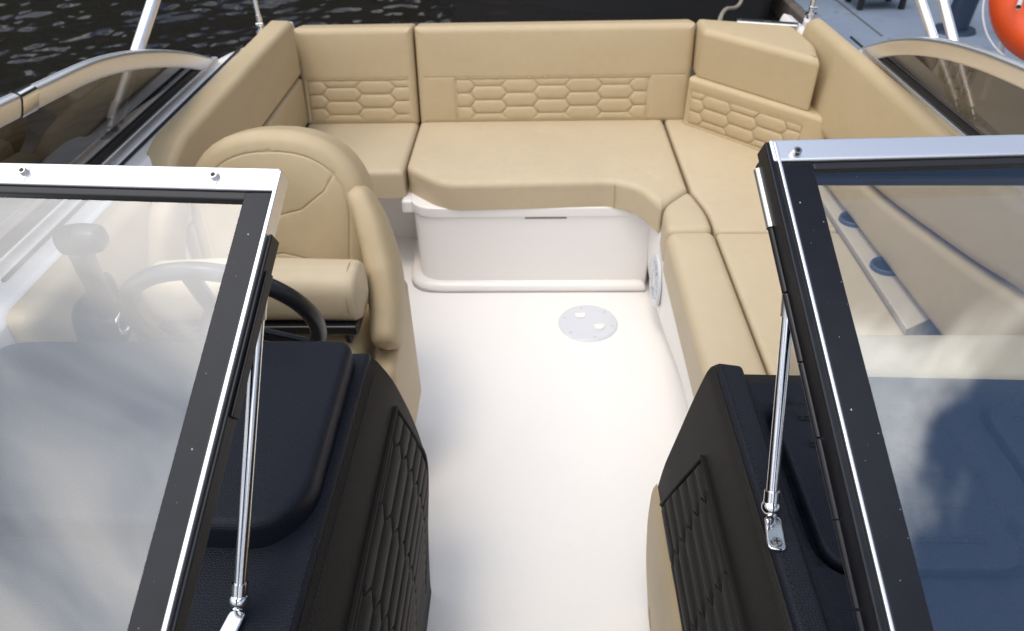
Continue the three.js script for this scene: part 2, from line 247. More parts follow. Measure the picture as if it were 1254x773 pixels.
// ───────────────────────── sea ─────────────────────────
{
  const axis = (a, b, n, far) => { const v = []; for (const k of far) v.push(-k + a); v.sort((p, q) => p - q); for (let i = 0; i <= n; i++) v.push(lerp(a, b, i / n)); for (const k of far.slice().reverse()) v.push(b + k); return v.sort((p, q) => p - q); };
  const xs = axis(-9, 6, 420, [2500, 900, 300, 90, 30, 10, 3, 1]), zs = axis(-14, -1, 380, [2500, 900, 300, 90, 30, 10, 3, 1]);
  const pos = [], uv = [], idx = [];
  for (const z of zs) for (const x of xs) { const e = Math.min(1, Math.max(0, Math.min(x + 9, 6 - x, z + 14, -1 - z)) / 1.5);
    const wq = 0.9 * fbm(x * 0.5, z * 0.5, 4.4, 2), wr2 = 0.9 * fbm(x * 0.5 + 9, z * 0.5, 2.4, 2); const h = e * (0.10 * fbm(x * 0.7 + 5, z * 0.9 + 0.4 * x, 1.5, 2) + 0.072 * (0.5 - Math.abs(fbm(x * 2.3 + z * 1.1 + wq * 3, z * 3.2 - x * 0.8 + wr2 * 3, 3.5, 4))) + 0.034 * (0.6 + wq) * fbm(x * 7 + wr2 * 5, z * 8.5 + wq * 5, 7.5, 2));
    pos.push(x, -0.36 + h, z); uv.push(x, z); }
  const w = xs.length; for (let j = 0; j < zs.length - 1; j++) for (let i = 0; i < w - 1; i++) { const a = j * w + i; idx.push(a, a + w, a + 1, a + 1, a + w, a + w + 1); }
  const m = mesh('sea', geom(pos, uv, idx), PM({ color: lin(0.010, 0.0085, 0.008), roughness: 0.06, ior: 1.33 }), scene);
  m.userData = { kind: 'structure', label: 'dark rippled harbour water around the boat', category: 'water' };
}

{ // far bank added out of view, to give the water something dark to mirror
  const g = surf((u, v) => { const x = lerp(-160, 160, u), t = v * Math.PI * 0.5, hh = 21 + 7 * fbm(x * 0.06, 1, 2, 3) + 5 * fbm(x * 0.35, 4, v * 3, 3); const r = 1 + 0.5 * fbm(x * 0.5, v * 9, 3, 4); return V(x, -0.5 + hh * Math.sin(t) * (0.92 + 0.08 * r), -34 - 9 * (1 - Math.cos(t)) + 3.5 * r * Math.sin(t * 2)); }, 500, 40, false, 320, 20);
  const m = mesh('added_bank', g, PM({ color: lin(0.035, 0.04, 0.022), roughness: 0.95 }), scene); m.userData = { kind: 'stuff', label: 'added dark wooded bank out of view, for the water to mirror', category: 'backdrop' };
}

// ───────────────────────── boat hull ─────────────────────────
const hull = thing('boat_hull', 'white gelcoat motorboat hull with open cockpit and white sole', 'boat');
mesh('cockpit_sole', slab(FLAT(0), [[-0.95, -2.62], [0.95, -2.62], [0.95, 0.5], [-0.95, 0.5]], { T: 0.05, r: 0.005, cell: 0.12, step: 0.2 }), soleMat, hull);
{ // transom seat base with its foot moulding
  const o = roundPoly([[-0.43, -2.62, 0], [0.41, -2.62, 0], [0.40, -2.145, 0.012], [-0.415, -2.145, 0.10]], 0.03);
  mesh('seat_base', slab(FLAT(0.325), o, { T: 0.318, r: 0.012, cell: 0.1 }), gelcoat, hull);
  const f = roundPoly([[-0.47, -2.60, 0], [0.398, -2.60, 0], [0.398, -2.118, 0.012], [-0.45, -2.118, 0.12]], 0.03);
  const foot = mesh('base_moulding', slab(FLAT(0.034), f, { T: 0.034, r: 0.022, cell: 0.1, arc: 5 }), gelcoat, hull);
  mesh('sealant_line', tube([[-0.452, 0.0015, -2.30], [-0.448, 0.0015, -2.20], [-0.42, 0.0015, -2.142], [-0.35, 0.0015, -2.1185], [-0.1, 0.0015, -2.1175], [0.2, 0.0015, -2.1175], [0.38, 0.0015, -2.1175], [0.3975, 0.0015, -2.128]], 0.0024, { seg: 80, rad: 6 }), PM({ color: lin(0.30, 0.28, 0.29), roughness: 0.7 }), hull);
  const lip = roundPoly([[-0.436, -2.60, 0], [0.404, -2.60, 0], [0.404, -2.139, 0.012], [-0.421, -2.139, 0.10]], 0.03);
  mesh('base_lip', slab(FLAT(0.329), lip, { T: 0.036, r: 0.004, cell: 0.1 }), gelcoat, hull);
  mesh('finger_slot', bar(frame([0, 0, 0], [1, 0, 0], [0, 1, 0], [0, 0, 1]), -0.03, 0.11, 0.284, 0.292, -2.147, -2.1435, 0.001), PM({ color: lin(0.22, 0.21, 0.2), roughness: 0.6 }), hull);
  mesh('corner_bracket', slab(FLAT(0.325), [[-0.452, -2.27], [-0.405, -2.27], [-0.405, -2.2], [-0.452, -2.2]], { T: 0.045, r: 0.008, cell: 0.05 }), gelcoat, hull);
}
// inner side walls, starboard and port; the port one carries the lounge
const wallProfile = (pts, z0, z1, n = 10) => { const c = new THREE.CatmullRomCurve3(pts.map(p => V(p[0], p[1], 0)), false, 'catmullrom', 0.3); return surf((u, v) => { const p = c.getPoint(v); return V(p.x, p.y, lerp(z0, z1, u)); }, n, 24, false, Math.abs(z1 - z0), 0.4); };
mesh('port_seat_base', (() => { const c = new THREE.CatmullRomCurve3([[0.40, 0.345], [0.392, 0.30], [0.392, 0.16], [0.405, 0.06], [0.44, 0.012], [0.50, -0.002]].map(p => V(p[0], p[1], 0)), false, 'catmullrom', 0.3);
  return surf((u, v) => { const p = c.getPoint(v), z = lerp(-2.16, -0.95, u), w = sstep(-1.95, -1.55, z) * 0.045 * sstep(0, 1, v); return V(p.x + w * 0.9 + (z < -2.05 ? (z + 2.05) * 0 : 0), p.y, z); }, 30, 24, true, 1.2, 0.4); })(), gelcoat, hull);
mesh('starboard_liner', surf((u, v) => V(-0.86 - 0.02 * v, lerp(0.005, 0.62, v), lerp(-2.6, -0.95, u)), 4, 4, true), gelcoat, hull);
mesh('aft_liner', surf((u, v) => V(lerp(-0.9, -0.42, u), lerp(0.0, 0.34, v), -2.5), 2, 2, false), gelcoat, hull);
for (const s of [-1, 1]) { // gunwales and topsides
  const x0 = s < 0 ? -0.895 : 0.992;
  const prof = [[x0, 0.60], [x0, 0.765], [x0 + s * 0.02, 0.785], [s * 1.02, 0.788], [s * 1.09, 0.78], [s * 1.14, 0.74], [s * 1.13, 0.40], [s * 1.05, -0.5]];
  const c = new THREE.CatmullRomCurve3(prof.map(p => V(p[0], p[1], 0)), false, 'catmullrom', 0.1);
  mesh('gunwale', surf((u, v) => { const p = c.getPoint(v), z = lerp(-2.80, 1.6, u), k = 1 - 0.55 * Math.pow(sstep(-0.6, 2.6, z), 1.4); const ax = Math.abs(p.x), ai = Math.abs(x0), q = sstep(-2.75, -1.75, z), i1 = s > 0 ? lerp(0.905, ai, q) : ai, o1 = lerp(s > 0 ? 0.965 : 0.94, 1.14, q); return V(s * lerp(i1, o1, (ax - ai) / (1.14 - ai)) * k, p.y - 0.03 * (1 - sstep(-2.7, -2.3, z)), z); }, 60, 50, s < 0, 4.4, 1.6), gelcoat, hull);
  mesh('rub_strip', tube([[s * 1.012, 0.791, -2.4], [s * 1.012, 0.791, -1.7], [s * 1.012, 0.791, -1.05]].map(p => [p[0] - s * (s < 0 ? 0.062 : 0.002), p[1], p[2]]), 0.004, { seg: 20, rad: 6 }), rubber, hull);
}
mesh('stern_cap', slab(FLAT(0.70), roundPoly([[-0.93, -2.79], [0.93, -2.79], [0.90, -2.90, 0.05], [-0.90, -2.90, 0.05]], 0.01), { T: 0.9, r: 0.03, cell: 0.15 }), gelcoat, hull);
mesh('foredeck', slab(FLAT(0.66), roundPoly([[-0.95, -0.3], [-0.42, -0.02], [-0.42, 0.5], [-0.85, 0.5]], 0.01), { T: 0.06, r: 0.01, cell: 0.2 }), gelcoat, hull);

// ───────────────────────── cushions ─────────────────────────
const SEAT = 0.425;
{ // centre of the transom bench
  const t = thing('seat_cushion', 'wide beige seat cushion along the transom, with angled front corners', 'cushion');
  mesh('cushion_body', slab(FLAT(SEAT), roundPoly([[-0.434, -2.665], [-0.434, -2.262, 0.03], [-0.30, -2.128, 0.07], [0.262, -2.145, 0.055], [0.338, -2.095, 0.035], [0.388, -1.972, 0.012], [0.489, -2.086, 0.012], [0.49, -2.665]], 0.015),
    { T: 0.10, r: 0.022, crown: 0.006, wr: 0.008, cell: 0.03, seams: [{ line: [[0.02, -2.335], [0.10, -2.28], [0.15, -2.25]].map(p => [p[0] - 0.42, p[1] + 0.02]), d: 0.0015, w: 0.012 }, { line: [[0.27, -2.29], [0.33, -2.24], [0.40, -2.15]], d: 0.0012, w: 0.012 }] }), tanLit, t);
  mesh('seam', tube([[0.262, SEAT - 0.012, -2.136], [0.264, SEAT - 0.05, -2.1335], [0.264, SEAT - 0.10, -2.1335]], 0.0012, { seg: 8, rad: 6 }), threadTan, t);
}
{
  const t = thing('seat_cushion', 'square beige seat cushion behind the helm seat', 'cushion');
  mesh('cushion_body', slab(FLAT(SEAT - 0.002), roundPoly([[-0.868, -2.665], [-0.868, -2.228], [-0.44, -2.228], [-0.44, -2.665]], 0.014), { T: 0.105, r: 0.020, crown: 0.006, wr: 0.006 }), tanLit, t);
}
{ // port corner
  const t = thing('seat_cushion', 'beige corner seat cushion under the angled quilted backrest', 'cushion');
  mesh('cushion_body', slab(FLAT(SEAT), roundPoly([[0.496, -2.665], [0.56, -2.665], [0.875, -2.30], [0.872, -1.822], [0.522, -1.822, 0.004], [0.524, -1.93, 0.05], [0.497, -2.075, 0.01]], 0.012), { T: 0.10, r: 0.014, crown: 0.006, wr: 0.006 }), tanLit, t);
  mesh('edge_bolster', slab(FLAT(SEAT + 0.008), roundPoly([[0.381, -1.822, 0.03], [0.392, -1.968, 0.04], [0.488, -2.074, 0.045], [0.517, -1.93, 0.06], [0.517, -1.822, 0.03]], 0.012), { T: 0.125, r: 0.026, crown: 0.006, arc: 6, soft: 0.03 }), tanLit, t);
}
{
  const t = thing('seat_cushion', 'long beige lounge seat cushion with raised edge bolster beside black console', 'cushion');
  mesh('cushion_body', slab(FLAT(SEAT), roundPoly([[0.522, -1.816], [0.872, -1.816], [0.872, -1.05], [0.522, -1.05]], 0.012), { T: 0.10, r: 0.014, crown: 0.006, wr: 0.006 }), tanLit, t);
  mesh('edge_bolster', slab(FLAT(SEAT + 0.010), roundPoly([[0.378, -1.816, 0.035], [0.517, -1.816, 0.03], [0.517, -1.05], [0.372, -1.05]], 0.012), { T: 0.125, r: 0.030, crown: 0.006, arc: 6, soft: 0.03, wr: 0.006 }), tanLit, t);
}
{ // lounge backrest against the port console
  const t = thing('backrest_cushion', 'beige lounge backrest with a broad flat top behind black console', 'cushion');
  mesh('cushion_body', slab(FLAT(0.73), roundPoly([[0.435, -0.985, 0.03], [0.96, -0.985], [0.96, -0.86], [0.435, -0.86, 0.05]], 0.02), { T: 0.32, r: 0.03, crown: 0.006, arc: 6, wr: 0.006 }), tanLit, t);
}
const backF = frame([0, 0.415, -2.632], [1, 0, 0], [0, Math.cos(0.17), -Math.sin(0.17)], [0, Math.sin(0.17), Math.cos(0.17)]);
const bk = (x0, x1, name, label, q) => {
  const t = thing(name, label, 'cushion');
  mesh('cushion_body', slab(backF, roundPoly([[x0, 0], [x1, 0], [x1, 0.352], [x0, 0.352]], 0.014), { T: 0.115, r: 0.026, arc: 6, crown: 0.003, soft: 0.04, wr: 0.002, cell: 0.03, recess: [{ poly: [[q[0], q[2]], [q[1], q[2]], [q[1], q[3]], [q[0], q[3]]], depth: 0.006 }], seams: [{ line: [[x0 + 0.028, 0.176], [x1 - 0.028, 0.176]], d: 0.003, w: 0.004 }] }), tanShaded, t);
  const g = new THREE.Group(); g.name = 'quilted_panel'; t.add(g);
  quilt(backF, [[q[0] + 0.004, q[2] + 0.003], [q[1] - 0.004, q[2] + 0.003], [q[1] - 0.004, q[3] - 0.003], [q[0] + 0.004, q[3] - 0.003]], (q[1] - q[0] - 0.008) / q[4], (q[3] - q[2] - 0.006) / q[5], { h: 0.0068, r: 0.015, base: -0.0045 }, g, tanShaded, 0, (q[3] - q[2] - 0.006) / q[5] / 2);
  return t;
};
const bc = bk(-0.431, 0.581, 'backrest_cushion', 'widest beige transom backrest with quilted band inset from both ends', [-0.29, 0.425, 0.014, 0.170, 6, 3]);
bk(-0.872, -0.437, 'backrest_cushion', 'narrow beige transom backrest quilted edge to edge, behind the helm seat', [-0.848, -0.459, 0.014, 0.170, 3, 3]);
for (const x of [-0.293, 0.428]) mesh('seam', tube([0.012, 0.09, 0.172].map(v => put(backF, x, v, 0.0005)), 0.0012, { seg: 6, rad: 6 }), threadTan, bc);
{ // port aft corner: block and quilted cushion on the diagonal
  const t = thing('corner_bolster', 'plain beige corner block between transom backrest and port coaming', 'cushion');
  mesh('cushion_body', slab(FLAT(0.765), roundPoly([[0.584, -2.602, 0.014], [0.881, -2.262, 0.014], [0.915, -2.42], [0.905, -2.645, 0.05], [0.585, -2.745, 0.02]], 0.03), { T: 0.165, r: 0.024, arc: 6, crown: 0.004, soft: 0.04 }), tanShaded, t);
  const d = V(0.302, 0, 0.332).normalize(), n = V(-d.z, 0.03, d.x).normalize(), v = V().crossVectors(n, d).normalize(); if (v.y < 0) v.negate();
  const F = { o: V(0.548, 0.415, -2.600), u: d, v, n };
  const t2 = thing('backrest_cushion', 'low quilted beige backrest set diagonally under the plain corner block', 'cushion');
  mesh('cushion_body', slab(F, roundPoly([[0, 0], [0.56, 0], [0.56, 0.185], [0, 0.185]], 0.012), { T: 0.08, r: 0.018, arc: 5, crown: 0.003, recess: [{ poly: [[0.022, 0.02], [0.47, 0.02], [0.47, 0.142], [0.022, 0.142]], depth: 0.006 }] }), tanShaded, t2);
  const g = new THREE.Group(); g.name = 'quilted_panel'; t2.add(g);
  quilt(F, [[0.026, 0.023], [0.466, 0.023], [0.466, 0.139], [0.026, 0.139]], 0.110, 0.0464, { h: 0.0068, r: 0.015, base: -0.0045 }, g, tanShaded, 0, 0.0232);
}
{ // coaming pads; frame: a runs forward (z), b up
  const L = frame([-0.878, 0, 0], [0, 0, 1], [0.04, 1, 0], [1, -0.04, 0]);
  let t = thing('coaming_pad', 'tall beige coaming pad along starboard side, above the seam by the helm seat', 'cushion');
  mesh('cushion_body', slab(L, roundPoly([[-2.655, 0.605, 0.01], [-1.52, 0.605, 0.02], [-1.50, 0.74, 0.12], [-1.62, 0.805, 0.12], [-2.655, 0.805, 0.03]], 0.02), { T: 0.075, r: 0.020, arc: 6, crown: 0.004, wr: 0.006 }), tanShaded, t);
  t = thing('coaming_pad', 'low beige side pad between starboard coaming and seat behind the helm', 'cushion');
  mesh('cushion_body', slab(L, roundPoly([[-2.655, 0.42, 0.01], [-1.55, 0.42], [-1.55, 0.598], [-2.655, 0.598]], 0.012), { T: 0.04, r: 0.018, crown: 0.004, wr: 0.006 }), tanShaded, t);
  t = thing('coaming_pad', 'small beige pad forward of the helm seat below the starboard side window', 'cushion');
  mesh('cushion_body', slab(L, roundPoly([[-1.475, 0.60], [-0.95, 0.60], [-0.95, 0.785], [-1.475, 0.785, 0.06]], 0.03), { T: 0.05, r: 0.026, crown: 0.006 }), tanShaded, t);
  const R = frame([0.890, 0.42, -2.30], [0.035, 0, 1], [0.10, 1, -0.0035], [-1, 0.10, 0.035]); const zr = p => [p[0] + 2.30, ...p.slice(1)];
  t = thing('coaming_pad', 'tall beige coaming pad along port side, rounded at its stern end', 'cushion');
  mesh('cushion_body', slab(R, roundPoly([[-2.60, 0.17, 0.03], [-2.28, 0.12, 0.05], [-1.80, 0.135, 0.2], [-1.30, 0.21, 0.2], [-1.05, 0.27], [-1.05, 0.372], [-1.62, 0.385, 0.1], [-2.585, 0.395, 0.05]].map(zr), 0.03), { T: 0.04, r: 0.032, arc: 6, crown: 0.006, wr: 0.006 }), tanShaded, t);
  t = thing('coaming_pad', 'lower beige side backrest of the port lounge beside the cup holders', 'cushion');
  mesh('cushion_body', slab(R, roundPoly([[-2.30, 0.02], [-0.97, 0.02], [-0.97, 0.27], [-1.30, 0.203, 0.2], [-1.80, 0.128, 0.2], [-2.30, 0.113]].map(zr), 0.015), { T: 0.05, r: 0.022, arc: 5, crown: 0.005, wr: 0.006 }), tanShaded, t);
}
{ // cup holder ledge
  const l = mesh('cup_ledge', slab(FLAT(0.432), [[0.876, -2.28], [0.955, -2.28], [0.955, -1.40], [0.876, -1.36]], { T: 0.09, r: 0.004, cell: 0.06, step: 0.06 }), PM({ color: lin(0.50, 0.43, 0.33), roughness: 0.4 }), hull);
  for (const [z, lab] of [[-1.86, 'recessed blue-grey cup holder nearer the stern on the port ledge'], [-1.615, 'recessed blue-grey cup holder nearer the console on the port ledge']]) {
    const t = thing('cup_holder', lab, 'cup holder', 'cup holders on the port ledge'), m = PM({ color: lin(0.05, 0.07, 0.12), roughness: 0.35 });
    const g = new THREE.LatheGeometry([[0, 0.002], [0.028, 0.002], [0.031, 0.006], [0.034, 0.012], [0.037, 0.012], [0.0385, 0.008], [0.0385, 0]].map(p => new THREE.Vector2(...p)), 40); g.translate(0.922, 0.4325, z); mesh('cup_rim', g, m, t);
    const c = new THREE.CylinderGeometry(0.029, 0.029, 0.003, 32); c.translate(0.922, 0.4365, z); mesh('cup_well', c, rubber, t);
  }
}
{ // inspection plate in the sole
  const t = thing('inspection_plate', 'round translucent white inspection plate screwed to the cockpit sole', 'hatch');
  const c = [0.181, -1.936];
  const g = new THREE.LatheGeometry([[0, 0.0065], [0.060, 0.0065], [0.064, 0.004], [0.068, 0.0065], [0.092, 0.006], [0.098, 0.0035], [0.0995, 0.0002]].map(p => new THREE.Vector2(...p)), 64); g.translate(c[0], 0, c[1]); mesh('plate', g, plasticWhite, t);
  for (let k = 0; k < 6; k++) { const a = k * Math.PI / 3 + 0.3, s = new THREE.CylinderGeometry(0.0042, 0.0042, 0.003, 12); s.translate(c[0] + 0.082 * Math.cos(a), 0.0068, c[1] + 0.082 * Math.sin(a)); mesh('screw', s, alu, t); }
  for (const [dx, dz] of [[0.035, 0.028], [-0.024, -0.034]]) mesh('grip_recess', slab(FLAT(0.0085), roundPoly([[c[0] + dx - 0.020, c[1] + dz - 0.012], [c[0] + dx + 0.020, c[1] + dz - 0.012], [c[0] + dx + 0.012, c[1] + dz + 0.013], [c[0] + dx - 0.012, c[1] + dz + 0.013]], 0.006), { T: 0.003, r: 0.001, cell: 0.03 }), gelcoat, t);
}
{ // speaker in the port seat base
  const t = thing('speaker', 'round white speaker grille set in the port seat base near the cockpit sole', 'speaker');
  const g = new THREE.LatheGeometry([[0, 0.010], [0.03, 0.010], [0.034, 0.006], [0.060, 0.004], [0.064, 0.008], [0.082, 0.010], [0.088, 0.006], [0.089, 0]].map(p => new THREE.Vector2(...p)), 48); g.rotateZ(Math.PI / 2); g.translate(0.391, 0.185, -1.925); mesh('grille', g, plasticWhite, t);
  for (let k = 0; k < 12; k++) { const a = k * Math.PI / 6; mesh('rib', rod([0.3835, 0.185 + 0.034 * Math.cos(a), -1.925 + 0.034 * Math.sin(a)], [0.383, 0.185 + 0.062 * Math.cos(a), -1.925 + 0.062 * Math.sin(a)], 0.0022, 0.0022, 6), plasticWhite, t); }
}
{ // stern cleat on the corner
  const t = thing('stern_cleat', 'chrome pop-up cleat with two slots on the port stern corner', 'cleat'), F = frame([0.82, 0.742, -2.668], [1, 0, 0.30], [-0.30, 0, 1], [0, 1, 0]);
  mesh('plate', bar(F, -0.105, 0.105, -0.020, 0.020, -0.008, 0.026, 0.006), steelDull, t);
  for (const s of [-1, 1]) mesh('slot', bar(F, s * 0.05 - 0.038, s * 0.05 + 0.038, -0.009, 0.009, 0.024, 0.0272, 0.001), rubber, t);
}

// ───────────────────────── helm seat ─────────────────────────
{
  const t = thing('helm_chair', 'beige bucket helm seat with arched back, side wings and flip-up front bolster', 'seat');
  const cx = -0.598, F = frame([cx, 0.455, -1.405], [1, 0, 0], [0, 0.955, -0.28], [0, 0.28, 0.955]);
  const arch = []; for (let k = 0; k <= 20; k++) { const a = Math.PI * k / 20; arch.push([0.214 * Math.sign(Math.cos(a)) * Math.pow(Math.abs(Math.cos(a)), 0.85), 0.235 + 0.195 * Math.pow(Math.sin(a), 0.85)]); }
  const out = [[0.195, 0], ...arch, [-0.195, 0]];
  const inner = arch.map(p => [p[0] * 0.80, 0.235 + (p[1] - 0.235) * 0.76]);
  mesh('backrest', slab(F, out, { T: 0.10, r: 0.036, arc: 7, crown: 0.010, soft: 0.05, cell: 0.026, bump: (a, b) => -0.012 * sstep(0.7, 0.2, Math.hypot(a / 0.2, (b - 0.2) / 0.22)),
    seams: [{ line: [[0.150, 0.02], ...inner, [-0.150, 0.02]], d: 0.0035, w: 0.0045 }, { line: [[0.0, 0.388], [0, 0.425]], d: 0.003, w: 0.004 }, { line: [[0.150, 0.345], [0.12, 0.295], [0.06, 0.25], [0, 0.235], [-0.06, 0.25], [-0.12, 0.295], [-0.150, 0.345]], d: 0.0035, w: 0.0045 }, { line: [[0.15, 0.07], [0.09, 0.125], [0, 0.145], [-0.09, 0.125], [-0.15, 0.07]], d: 0.003, w: 0.0045 }] }), tanShaded, t);
  for (const s of [-1, 1]) {
    mesh('side_wing', roll([[cx + s * 0.200, 0.765, -1.455, 0.026, 0.040], [cx + s * 0.232, 0.70, -1.42, 0.034, 0.058], [cx + s * 0.256, 0.605, -1.375, 0.038, 0.072], [cx + s * 0.265, 0.52, -1.32, 0.038, 0.074], [cx + s * 0.264, 0.455, -1.255, 0.034, 0.066]], { side: [1, 0, 0], n: 44, cap: 0.10, e: 2.8, flip: true }), tanShaded, t);
    mesh('side_shell', slab(frame([cx + s * 0.283, 0, 0], [0, 0, 1], [0, 1, 0], [s, 0, 0]), roundPoly([[-1.50, 0.10], [-1.21, 0.10], [-1.21, 0.425], [-1.30, 0.435], [-1.50, 0.50]], 0.03), { T: 0.05, r: 0.022, crown: 0.006 }), tanShaded, t);
  }
  mesh('seat_pad', slab(FLAT(0.50), roundPoly([[cx - 0.215, -1.40], [cx + 0.215, -1.40], [cx + 0.205, -1.12, 0.05], [cx - 0.205, -1.12, 0.05]], 0.03), { T: 0.12, r: 0.03, crown: 0.008 }), tanShaded, t);
  mesh('seat_box', slab(FLAT(0.38), roundPoly([[cx - 0.2, -1.45], [cx + 0.2, -1.45], [cx + 0.2, -1.17], [cx - 0.2, -1.17]], 0.03), { T: 0.378, r: 0.02, cell: 0.08 }), tanShaded, t);
  mesh('flip_bolster', roll([[cx - 0.228, 0.622, -1.255, 0.060, 0.058], [cx, 0.627, -1.255, 0.062, 0.060], [cx + 0.246, 0.622, -1.255, 0.060, 0.058]], { side: [0, 1, 0], n: 36, cap: 0.07, e: 2.8 }), tanLit, t);
  mesh('bolster_seam', new THREE.TorusGeometry(0.064, 0.0012, 6, 40).scale(0.94, 0.97, 1).rotateY(Math.PI / 2).translate(cx + 0.212, 0.622, -1.255), threadTan, t);
  mesh('bolster_gap_shade', bar(FLAT(0), cx - 0.205, cx + 0.225, -1.305, -1.195, 0.545, 0.570, 0.006), plasticBlack, t);  // added black bar, stands in for the shade under the flip bolster
  for (const s of [-1, 1]) mesh('hinge_arm', bar(frame([cx + s * 0.19, 0.545, -1.25], [1, 0, 0], [0, 1, 0], [0, 0, 1]), -0.006, 0.006, -0.05, 0.05, -0.02, 0.02, 0.004), plasticBlack, t);
}
{ // steering wheel
  const t = thing('steering_wheel', 'black steering wheel behind the dash hood at the helm', 'wheel');
  const F = new THREE.Matrix4(), c = V(-0.562, 0.708, -1.035), ax = V(0, Math.sin(0.38), -Math.cos(0.38)), u = V(1, 0, 0), v = V().crossVectors(ax, u); F.makeBasis(u, v, ax).setPosition(c);
  mesh('rim', new THREE.TorusGeometry(0.165, 0.0155, 18, 80).applyMatrix4(F), plasticBlack, t);
  mesh('hub', new THREE.LatheGeometry([[0, 0.028], [0.03, 0.026], [0.042, 0.015], [0.045, -0.02], [0.03, -0.05]].map(p => new THREE.Vector2(...p)), 32).rotateX(Math.PI / 2).applyMatrix4(F), plasticBlack, t);
  for (const a of [0.5, 2.64, 4.71]) mesh('spoke', bar({ o: V(0, 0, 0), u: V(Math.cos(a), Math.sin(a), 0), v: V(-Math.sin(a), Math.cos(a), 0), n: V(0, 0, 1) }, 0.03, 0.16, -0.016, 0.016, -0.012, 0.0, 0.004).applyMatrix4(F), plasticBlack, t);
  mesh('column', rod([c.x, c.y, c.z].map((k, i) => k - ax.toArray()[i] * 0.02), [c.x, c.y, c.z].map((k, i) => k - ax.toArray()[i] * 0.16), 0.028, 0.036), plasticBlack, t);
}
{ // throttle
  const t = thing('throttle_control', 'dark throttle lever with chrome trim on the starboard side of the helm', 'throttle');
  mesh('mount', slab(frame([-0.845, 0, 0], [0, 0, 1], [0, 1, 0], [1, 0, 0]), roundPoly([[-1.20, 0.56], [-1.02, 0.56], [-1.02, 0.74], [-1.20, 0.74]], 0.05), { T: 0.05, r: 0.015, cell: 0.05 }), plasticBlack, t);
  mesh('pivot', rod([-0.846, 0.66, -1.10], [-0.80, 0.66, -1.10], 0.038, 0.034), plasticBlack, t);
  mesh('lever', roll([[-0.815, 0.66, -1.10, 0.018, 0.022], [-0.810, 0.76, -1.085, 0.016, 0.020], [-0.80, 0.85, -1.07, 0.018, 0.022]], { side: [1, 0, 0], cap: 0.08 }), plasticBlack, t);
  mesh('grip', roll([[-0.83, 0.86, -1.07, 0.024, 0.024], [-0.79, 0.865, -1.07, 0.026, 0.026], [-0.745, 0.865, -1.07, 0.022, 0.022]], { side: [0, 1, 0], cap: 0.2 }), plasticBlack, t);
  mesh('trim_ring', new THREE.TorusGeometry(0.022, 0.005, 10, 32).rotateY(Math.PI / 2).translate(-0.80, 0.66, -1.10), chrome, t);
}

// ───────────────────────── consoles ─────────────────────────
// side skin: profile x(h) swept along z; map(z, s, offset) with s measured down the profile
function sideMap(prof, dir) {
  const c = new THREE.CatmullRomCurve3(prof.map(p => V(p[0], p[1], 0)), false, 'catmullrom', 0.4), L = c.getLength();
  const at = s => { const u = Math.min(1, Math.max(0, s / L)), p = c.getPointAt(u), q = c.getTangentAt(u); return [p, V(-q.y * dir, q.x * dir, 0)]; };
  return { L, flip: false, map: (z, s, h) => { const [p, n] = at(s); return V(p.x + n.x * h, p.y + n.y * h, z); } };
}
function sOf(M, h) { let a = 0, b = M.L; for (let k = 0; k < 30; k++) { const m = (a + b) / 2; M.map(0, m, 0).y > h ? a = m : b = m; } return a; }
const skin = (M, z0, z1, s0, s1, flip, n = 30) => surf((u, v) => M.map(lerp(z0, z1, u), lerp(s0, s1, v), 0), 24, n, flip, Math.abs(z1 - z0), s1 - s0);
function stitches(F, line, parent, mat, h = 0.001, pitch = 0.0085) { const L = resample(line, pitch, false), g = []; for (let i = 0; i < L.length - 1; i++) { const a = put(F, ...L[i], h), b = put(F, ...L[i + 1], h), d = b.clone().sub(a); g.push(rod(a.clone().addScaledVector(d, 0.18).toArray(), a.clone().addScaledVector(d, 0.82).toArray(), 0.0009, 0.0009, 5)); }
  const m = mesh('stitching', mergeGeometries(g), mat, parent); m.userData.kind = 'stuff'; return m; }
